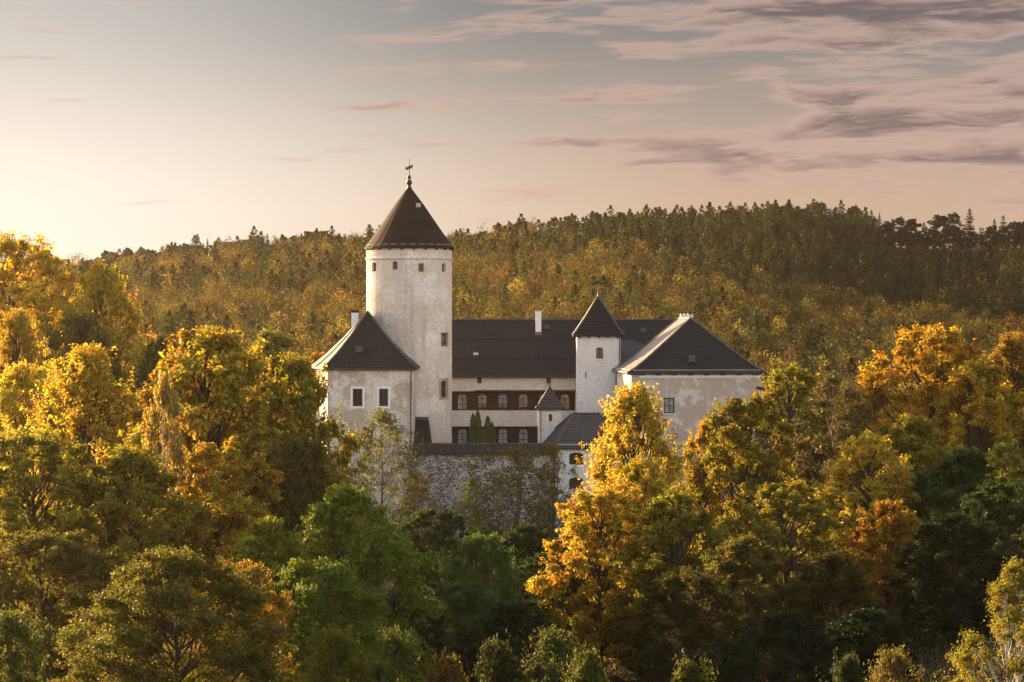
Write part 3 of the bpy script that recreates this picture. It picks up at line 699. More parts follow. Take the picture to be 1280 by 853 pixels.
mb = MB(); q = [W.pt(W.L-0.62, Z(486.5, Ye), 0.62), W.pt(W.L+0.95, Z(490, Ye), 0.62), W.pt(W.L+0.95, Z(490, Ye), -1.7), W.pt(W.L-0.62, Z(486.5, Ye), -1.7)]
q = [Vector(p) for p in q]; up = Vector((0, 0, 0.28)); mb.face(*[p+up for p in q]); mb.face(*q[::-1])
for i in range(4): j = (i+1) % 4; mb.face(q[i], q[j], q[j]+up, q[i]+up)
part('buttress_cap', mb, 'slate', bt, True)

# ---- small turret beside the gatehouse
Yo = 353.0; o0, o1 = X(672.3, Yo), X(702.3, Yo); od = 2.7; ez = Z(511.3, Yo)
tur = thing('small_turret', ((o0+o1)/2, Yo, -18), 'tiny square white turret with a small pyramid roof beside the galleries', 'turret')
W = Wall((o0, Yo), (o1, Yo)); wn = W.op(686, 690.2, 518, 527, 0); mb = MB(); wall_faces(mb, W, -27, ez+0.2, [wn], 0.25)
for p, q in (((o1, Yo), (o1, Yo+od)), ((o1, Yo+od), (o0, Yo+od)), ((o0, Yo+od), (o0, Yo))): wall_faces(mb, Wall(p, q), -27, ez+0.2)
part('wall', mb, 'wing', tur); window(tur, W, wn, 'glass', 'frame', 0.15, (0, 1), 0.05)
e = 0.3; sx, sy = (o0+o1)/2, Yo+od/2; zt = Z(483.3, sy)
eave = [(o0-e, Yo-e), (o1+e, Yo-e), (o1+e, Yo+od+e), (o0-e, Yo+od+e)]; top = [(sx-0.03, sy-0.03), (sx+0.03, sy-0.03), (sx+0.03, sy+0.03), (sx-0.03, sy+0.03)]
mb, rg = loft_roof(eave, top, [(1, ez), (0.8, ez+(zt-ez)*0.15), (0.45, ez+(zt-ez)*0.52), (0, zt)], 0.12)
rf = part('roof', mb, 'slate_blue', tur, True); part('ridge_cap', ridge_caps(rg, 0.06), 'ridge', rf)
mb = MB(); mb.tube([(sx, sy, zt-0.1), (sx, sy, zt+0.35)], 0.035, 6); mb.box((sx-0.3, sy-0.03, zt+0.14), (sx+0.3, sy+0.03, zt+0.20)); part('finial', mb, 'iron', tur)
mb = MB(); mb.tube([(o0+0.35, Yo-0.06, ez-0.1), (o0+0.35, Yo-0.06, -18)], 0.05, 6); part('drainpipe', mb, 'gutter', tur)

# ---- gatehouse
Yg = 346.0; gA = (X(697, Yg), Yg); gB = (X(800, Yg), Yg); gC = (X(800, Yg), 356.5); gD = (X(676, 355), 355.0)
gate = thing('gatehouse', (X(740, 350), 350, -20), 'low gatehouse with a pale slate hipped roof and whitewashed rubble walls', 'building')
ez = Z(559, Yg-0.5); zt = Z(517, 351)
W = Wall(gA, gB); wn = [W.op(711.6, 729, 566.3, 581, 0.22), W.op(711.6, 729, 597.5, 611.5, 0.2)]
mb = MB(); wall_faces(mb, W, -28, ez+0.3, wn, 0.4); wall_faces(mb, Wall(gB, gC), -28, ez+0.3); wall_faces(mb, Wall(gC, gD), -28, ez+0.3); wall_faces(mb, Wall(gD, gA), -28, ez+0.3)
part('wall', mb, 'white', gate)
window(gate, W, wn[0], 'glass', 'wood', 0.3, (1, 1), 0.14); window(gate, W, wn[1], 'glass', 'wood', 0.3, (1, 1), 0.14)
eave = offset([gA, gB, gC, gD], 0.45); r0, r1 = (X(716, 351), 351.0), (X(786, 351), 351.0)
mb, rg = loft_roof(eave, [r0, r1, (r1[0], 351.02), (r0[0], 351.02)], [(1, ez), (0.8, ez+(zt-ez)*0.17), (0, zt)], 0.2)
rf = part('roof', mb, 'slate_blue', gate, True); part('ridge_cap', ridge_caps(rg, 0.11), 'ridge', rf); part('gutter', gutter(rg[0], 0.16, 0.09), 'gutter', rf)

# ---- rubble curtain wall with its tiled coping
Yr = 347.0; c0, c1 = X(514, Yr), X(698, Yr)
cw = thing('curtain_wall', (X(600, Yr), Yr, -24), 'rubble stone curtain wall with dark stones in pale mortar and a slate coping', 'wall')
mb = MB(); zt = Z(566, Yr)
wall_faces(mb, Wall((c0, Yr), (c1, Yr)), -29, zt); mb.box((c0, Yr+0.02, -29), (c1, Yr+1.2, zt)); part('masonry', mb, 'rubble', cw)
mb = MB(); q = [(Yr-0.4, zt+0.02), (Yr+0.6, zt+0.95), (Yr+1.6, zt+0.02), (Yr+1.6, zt-0.12), (Yr-0.4, zt-0.12)]
n = len(q); mb.add([(c0, y, z) for y, z in q]+[(c1, y, z) for y, z in q], [tuple(range(n))[::-1], tuple(range(n, 2*n))]+[(i, n+i, n+(i+1) % n, (i+1) % n) for i in range(n)])
cp = part('coping', mb, 'slate', cw, True)
mb = MB()
for k in range(58): 
    xx = c0+0.25+k*(c1-c0-0.5)/57; mb.tube([(xx, Yr-0.42, zt+0.05), (xx, Yr+0.55, zt+0.95)], 0.055, 5)
mb.tube([(c0, Yr+0.6, zt+0.97), (c1, Yr+0.6, zt+0.97)], 0.11, 6); part('ridge_cap', mb, 'ridge', cp)
mb = MB(); mb.tube([(c0, Yr-0.46, zt-0.08), (c1, Yr-0.46, zt-0.08)], 0.08, 6); part('gutter', mb, 'gutter', cp)

# ---- raised courtyard behind the curtain wall
mb = MB(); mb.prism([(X(514, 348)+0.4, 348.3), (X(676, 355), 355.5), (X(676, 355), 360), (X(720, 361), 361.2), (X(720, 361), 367.9), (-6.9, 367.9), (-6.9, 362), (-11, 356.2)], -28, -15.6)
setting('courtyard', mb.mesh('courtyard'), 'ground', 'structure', 'raised courtyard terrace inside the castle wall')

# ---- red-roofed cottage almost hidden in the leaves
Yh = 203.0; h0, h1 = X(96, Yh), X(172, Yh)
cot = thing('cottage', ((h0+h1)/2, Yh, -30), 'little red-tiled cottage hidden behind the olive tree at lower left', 'cottage')
mb = MB(); mb.box((h0, Yh, -32), (h1, Yh+5, Z(832, Yh))); part('wall', mb, 'brick', cot)
zt = Z(806, Yh); ze2 = Z(833, Yh-0.3)
mb, rg = loft_roof([(h0-0.4, Yh-0.4), (h1+0.4, Yh-0.4), (h1+0.4, Yh+5.4), (h0-0.4, Yh+5.4)], [(h0+1.2, Yh+2.5), (h1-1.2, Yh+2.5), (h1-1.2, Yh+2.52), (h0+1.2, Yh+2.52)], [(1, ze2), (0, zt)], 0.15)
part('roof', mb, 'redroof', cot, True)
for px in (120, 143):
    mb = MB(); x0 = X(px, Yh); mb.box((x0-0.12, Yh-0.2, -32), (x0+0.12, Yh-0.003, ze2-0.17)); part('post', mb, 'yellow', cot)
# ================================================================== plants
def leaf_quads(c, size, rng, out=None, bias=0.5, aspect=0.55, up=0.25):
    """diamond leaves at points c, facing loosely outward"""
    n = len(c); nr = rng.normal(size=(n, 3))
    if out is not None: nr = nr*(1-bias)+out*bias*1.6
    nr[:, 2] += up; nr /= np.linalg.norm(nr, axis=1)[:, None]+1e-9
    t = np.cross(nr, rng.normal(size=(n, 3))); t /= np.linalg.norm(t, axis=1)[:, None]+1e-9
    b = np.cross(nr, t); s = np.asarray(size)[:, None] if np.ndim(size) else size
    h = s*0.5
    fold = nr*(h*0.25)
    return np.stack([c-t*h, c+b*h*aspect+fold, c+t*h, c-b*h*aspect+fold], 1)
def quad_mesh(name, q, clump=None, tint=None, mat='leaf'):
    n = len(q); me = bpy.data.meshes.new(name)
    me.vertices.add(4*n); me.loops.add(4*n); me.polygons.add(n)
    me.vertices.foreach_set('co', np.ascontiguousarray(q, np.float32).ravel())
    me.loops.foreach_set('vertex_index', np.arange(4*n, dtype=np.int32))
    me.polygons.foreach_set('loop_start', np.arange(0, 4*n, 4, dtype=np.int32))
    me.polygons.foreach_set('loop_total', np.full(n, 4, np.int32))
    if clump is not None:
        a = me.attributes.new('clump', 'FLOAT', 'FACE'); a.data.foreach_set('value', np.ascontiguousarray(clump, np.float32))
    if tint is not None:
        a = me.attributes.new('tint', 'FLOAT_COLOR', 'FACE'); a.data.foreach_set('color', np.ascontiguousarray(np.concatenate([tint, np.ones((n, 1))], 1), np.float32).ravel())
    me.update(); me.validate(); me.materials.append(M[mat]); return me
def unit(v): return v/(np.linalg.norm(v, axis=-1, keepdims=True)+1e-9)

def crown_profile(kind, t):
    if kind == 'round': return (1-(2*t-0.9)**2*0.82).clip(0.05)**0.6
    if kind == 'dome': return (1-(t*1.02)**2.2).clip(0.03)**0.55
    if kind == 'flame': return np.interp(t, [0, 0.25, 0.5, 0.75, 0.9, 1.0], [0.60, 1.0, 0.90, 0.62, 0.32, 0.10])
    if kind == 'cone': return (0.16+1.0*np.sin(np.pi*(t*0.80+0.17)).clip(0)**1.0*(1-0.55*t)).clip(0.12, 1)
    return (1-(2*t-0.75)**2*0.66).clip(0.05)**0.7
def broadleaf(name, seed, H, Wd, z0, nl, nc, per, leaf, shape='round', mat='leaf', bark='bark', lobe=0.34, sprays=60, fill=1.0, gap=0.0, trunk_r=None, droop=0.0, spray_len=1.5, multi=1):
    rng = np.random.default_rng(seed); hw = Wd/2; CH = H-z0
    ts = (np.arange(nl)+rng.uniform(0.1, 0.9, nl))/nl*0.93+0.03; th = np.arange(nl)*2.39996+rng.uniform(-0.5, 0.5, nl)
    pr = crown_profile(shape, ts); lr = hw*lobe*(0.62+0.5*pr)*rng.uniform(0.75, 1.2, nl)
    rho = np.maximum(hw*pr*rng.uniform(0.82, 1.12, nl)-lr*0.8, 0)*np.where(rng.random(nl) < 0.22, 0.45, 1.0)
    lc = np.stack([rho*np.cos(th), rho*np.sin(th), z0+CH*ts-lr*0.25], 1); lc[:, 2] = np.minimum(lc[:, 2], H-lr*0.75)
    C, S, CL, OUT = [], [], [], []
    axis = np.array([0, 0, z0+CH*0.45]); twigs = []
    for i in range(nl):
        m = nc; d = unit(rng.normal(size=(m, 3))); o = unit(lc[i]-axis); d = unit(d+o*0.55+np.array([0, 0, 0.25]))
        cc = lc[i]+d*lr[i]*rng.uniform(0.45, 1.08, (m, 1))*np.array([1, 1, 0.85])
        keep = rng.random(m) > gap; cc = cc[keep]; d = d[keep]
        hue = rng.random()
        for j in range(len(cc)):
            k = max(3, int(per*rng.uniform(0.5, 1.4))); r = lr[i]*rng.uniform(0.22, 0.40)
            g = rng.normal(size=(k, 3))*np.array([1, 1, 0.55])*r*0.62
            p = cc[j]+g; p[:, 2] -= droop*(g[:, 0]**2+g[:, 1]**2)
            C.append(p); CL.append(np.full(k, np.clip(hue*0.5+rng.random()*0.5, 0, 1))); OUT.append(np.repeat(unit(d[j]+0.35*o)[None], k, 0))
        twigs.append(cc)
    for _ in range(sprays):                                # thin shoots that break up the outline
        i = rng.integers(nl); o = unit(lc[i]-axis); d = unit(rng.normal(size=3)*0.55+o+np.array([0, 0, 0.35-droop])); s = lc[i]+unit(rng.normal(size=3)+o)*lr[i]*0.85
        ln = spray_len*rng.uniform(0.5, 1.3)*(0.4+0.6*min(1.0, pr[i]*1.1)); k = int(per*0.5)+6; a = rng.random(k)
        p = s+d*(a*ln)[:, None]+rng.normal(size=(k, 3))*(0.30-0.22*a)[:, None]*min(1.0, spray_len*0.7); p[:, 2] -= droop*(a*ln)**2
        C.append(p); CL.append(np.full(k, rng.random())); OUT.append(np.repeat(d[None], k, 0))
    if fill > 0:                                           # inner leaves
        k = int(nl*nc*per*0.16*fill); i = rng.integers(nl, size=k); p = lc[i]+unit(rng.normal(size=(k, 3)))*(lr[i]*rng.random(k)**0.5*0.8)[:, None]
        C.append(p); CL.append(rng.random(k)); OUT.append(unit(p-axis))
    C = np.concatenate(C); CL = np.concatenate(CL); OUT = np.concatenate(OUT)
    kk = C[:, 2] < H+0.15*rng.normal(size=len(C))+0.1; C, CL, OUT = C[kk], CL[kk], OUT[kk]
    crown = quad_mesh(name+'_crown', leaf_quads(C, leaf*rng.uniform(0.6, 1.35, len(C)), rng, OUT, 0.4), CL, None, mat)
    mb = MB(); r0 = trunk_r or H*0.02
    for s in range(multi):
        off = Vector((0, 0, 0)) if multi == 1 else Vector((math.cos(s*2.1)*0.5, math.sin(s*2.1)*0.5, 0)); lean = Vector((rng.normal()*0.35, rng.normal()*0.35, 0))*(1 if multi == 1 else 2.2)
        hs = [0, 0.12, 0.3, 0.5, 0.7, 0.9]; tp = [off+lean*h*2+Vector((rng.normal()*0.12, rng.normal()*0.12, 0))*(H*0.08 if h else 0)+Vector((0, 0, H*h-(0.8 if h == 0 else 0))) for h in hs]
        mb.tube(tp, [r0*1.25, r0*0.95, r0*0.8, r0*0.55, r0*0.32, r0*0.08], 7)
        for i in range(nl):
            if i % multi != s: continue
            tgt = Vector(lc[i]); zb = max(H*0.14, tgt.z-0.55*math.hypot(tgt.x, tgt.y)-0.15*CH); zb = min(zb, H*0.86)
            j = min(int(np.searchsorted(hs, zb/H)), len(hs)-1); f = (zb/H-hs[j-1])/(hs[j]-hs[j-1]); st = tp[j-1].lerp(tp[j], f)
            mid = st.lerp(tgt, 0.5)+Vector((rng.normal()*0.3, rng.normal()*0.3, -0.08*(tgt-st).length)); rb = r0*0.38*(1-zb/H*0.5)
            mb.tube([st, mid, tgt], [rb, rb*0.7, rb*0.35], 5, False)
            for q in twigs[i][:max(3, nc//3)]:
                q = Vector(q); mb.tube([mid.lerp(tgt, rng.uniform(0.3, 1.0)), q], [rb*0.30, rb*0.10], 4, False)
    tm = mb.mesh(name+'_trunk'); tm.materials.append(M[bark])
    return dict(crown=crown, trunk=tm, H=H, W=Wd)

def spruce(name, seed, H, Wd, whorls, per, leaf, z0=0.08, mat='needle', bark='bark', thin=0.0, power=0.9):
    rng = np.random.default_rng(seed); C, CL, OUT = [], [], []; mb = MB()
    mb.tube([(0, 0, -0.8), (0, 0, H*0.5), (0, 0, H)], [H*0.016, H*0.009, 0.02], 6)
    for i in range(whorls):
        t = (i+rng.random()*0.6)/whorls; z = H*(z0+(1-z0)*t); ln = Wd/2*((1-t)**power*0.95+0.04)*rng.uniform(0.75, 1.15)
        nb = 6 if t < 0.7 else 4; a0 = rng.random()*6.28
        for b in range(nb):
            if rng.random() < thin: continue
            a = a0+b*6.283/nb+rng.normal()*0.2; L = ln*rng.uniform(0.7, 1.15); k = max(4, int(per*L/(Wd/2))+2); s = rng.random(k)**0.8
            d = np.array([math.cos(a), math.sin(a), 0]); sag = -0.30*(1-t)+0.25*t
            side = np.array([-d[1], d[0], 0]); wd = (0.32*L*(1-s)+0.06*L)
            p = np.array([0, 0, z])+d*(s*L)[:, None]+side*(rng.normal(size=k)*wd*0.5)[:, None]; p[:, 2] += sag*L*s+0.10*L*s**2-np.abs(rng.normal(size=k))*0.10*L*(1-0.5*s)
            C.append(p); CL.append(np.full(k, rng.random())); OUT.append(np.repeat((d*0.5+np.array([0, 0, 0.7]))[None], k, 0))
            if b % 2 == 0: mb.tube([(0, 0, z), tuple(np.array([0, 0, z])+d*L*0.9+np.array([0, 0, sag*L*0.9+0.08*L]))], [0.04*H/20, 0.015], 3, False)
    k = 8; p = np.array([0, 0, H*0.97])+rng.normal(size=(k, 3))*np.array([0.07, 0.07, 0.4]); C.append(p); CL.append(rng.random(k)); OUT.append(np.tile([0, 0, 1.0], (k, 1)))
    C = np.concatenate(C); CL = np.concatenate(CL); OUT = np.concatenate(OUT)
    crown = quad_mesh(name+'_crown', leaf_quads(C, leaf*rng.uniform(0.6, 1.3, len(C)), rng, OUT, 0.35, 0.5), CL, None, mat)
    tm = mb.mesh(name+'_trunk'); tm.materials.append(M[bark]); return dict(crown=crown, trunk=tm, H=H, W=Wd)

def column(name, seed, H, Wd, n, leaf):
    rng = np.random.default_rng(seed); t = rng.random(n); a = rng.random(n)*6.283
    pr = np.sin(np.pi*(0.16+0.84*t**0.9)).clip(0.0)**0.55; r = Wd/2*pr*rng.uniform(0.75, 1.0, n)*(1+0.16*np.sin(a*3+t*9)+0.1*np.sin(a*5-t*17))
    C = np.stack([r*np.cos(a), r*np.sin(a), 0.1+t*(H-0.1)], 1); o = np.stack([np.cos(a), np.sin(a), 0.6*np.ones(n)], 1)
    crown = quad_mesh(name+'_crown', leaf_quads(C, leaf*rng.uniform(0.6, 1.3, n), rng, unit(o), 0.4, 0.6), (np.floor(t*9)*0.37+np.floor(a*2)*0.21) % 1.0, None, 'needle')
    mb = MB(); mb.tube([(0, 0, -0.4), (0, 0, H*0.85)], [0.09, 0.02], 6); tm = mb.mesh(name+'_trunk'); tm.materials.append(M['bark']); return dict(crown=crown, trunk=tm, H=H, W=Wd)

def place(a, name, x, y, z, sx, sz, rot, col, label, cat='tree', group=None, simple=False):
    t = thing(name, (x, y, z), label, cat, group); t.rotation_euler = (0, 0, rot); t.scale = (sx, sx, sz)
    for nm, me in (('trunk', a['trunk']), ('crown', a['crown'])):
        o = bpy.data.objects.new(nm, me); COL.objects.link(o); o.parent = t
        if nm == 'crown': o.color = tuple(col)+(1.0,)
    return t

A_ = {}
A_['round1'] = broadleaf('round_tree', 1, 18, 13, 2.0, 105, 11, 70, 0.25, 'round', sprays=300, lobe=0.155, spray_len=1.4)
A_['round2'] = broadleaf('broad_tree', 2, 18, 14, 1.6, 115, 11, 70, 0.25, 'oval', sprays=340, lobe=0.15, spray_len=1.6)
A_['round3'] = broadleaf('full_tree', 3, 16, 12, 1.4, 100, 11, 70, 0.24, 'dome', sprays=280, lobe=0.155, spray_len=1.3)
A_['oval1'] = broadleaf('tall_tree', 4, 22, 12, 1.8, 120, 11, 70, 0.25, 'flame', sprays=620, lobe=0.14, spray_len=2.6)
A_['oval2'] = broadleaf('upright_tree', 5, 20, 11, 1.8, 105, 11, 70, 0.25, 'oval', sprays=360, lobe=0.155, spray_len=1.8)
A_['oak1'] = broadleaf('oak_tree', 6, 20, 15, 2.6, 80, 13, 70, 0.28, 'oval', sprays=180, lobe=0.155, gap=0.05, fill=0.5, trunk_r=0.5)
A_['fine1'] = broadleaf('fine_tree', 7, 14, 15, 1.0, 95, 18, 75, 0.17, 'dome', sprays=700, lobe=0.165, spray_len=1.1)
A_['fine2'] = broadleaf('fine_oval_tree', 8, 14, 11, 1.2, 60, 17, 80, 0.20, 'round', sprays=320, lobe=0.22, spray_len=1.1)
A_['airy1'] = broadleaf('airy_tree', 9, 14, 9, 2.6, 30, 12, 26, 0.24, 'oval', bark='bark_grey', sprays=110, lobe=0.30, fill=0.2, spray_len=1.6, trunk_r=0.17)
A_['airy2'] = broadleaf('sparse_tree', 10, 13, 10, 2.0, 32, 13, 19, 0.24, 'round', bark='bark_grey', sprays=120, lobe=0.28, fill=0.1, spray_len=1.8, trunk_r=0.2, multi=2)
A_['bush1'] = broadleaf('bush', 11, 5, 5, 0.3, 30, 13, 50, 0.15, 'dome', sprays=160, lobe=0.34, spray_len=1.1, multi=3, trunk_r=0.07)
A_['bush2'] = broadleaf('tall_bush', 12, 7, 4.5, 0.4, 30, 13, 50, 0.15, 'round', sprays=260, lobe=0.34, spray_len=1.3, multi=3, trunk_r=0.08)
A_['birch'] = broadleaf('birch_tree', 13, 16, 9, 0.8, 90, 12, 60, 0.15, 'flame', bark='bark_birch', sprays=520, lobe=0.15, spray_len=1.3, trunk_r=0.2, droop=0.10)
A_['willow'] = broadleaf('drooping_tree', 14, 15, 8, 2.0, 20, 13, 60, 0.30, 'oval', bark='bark_birch', sprays=240, lobe=0.3, spray_len=2.0, droop=0.30)
A_['pine'] = broadleaf('pine_tree', 15, 22, 8.5, 10, 15, 12, 85, 0.30, 'oval', 'needle', 'bark_pine', sprays=50, lobe=0.30, fill=0.3, gap=0.15, trunk_r=0.26)
A_['spruce1'] = spruce('spruce_tree', 16, 22, 6, 34, 26, 0.42)
A_['spruce2'] = spruce('thin_spruce_tree', 17, 22, 4.5, 30, 13, 0.38, 0.15, thin=0.25)
A_['cypress'] = column('columnar_tree', 18, 5, 1.35, 5200, 0.16)

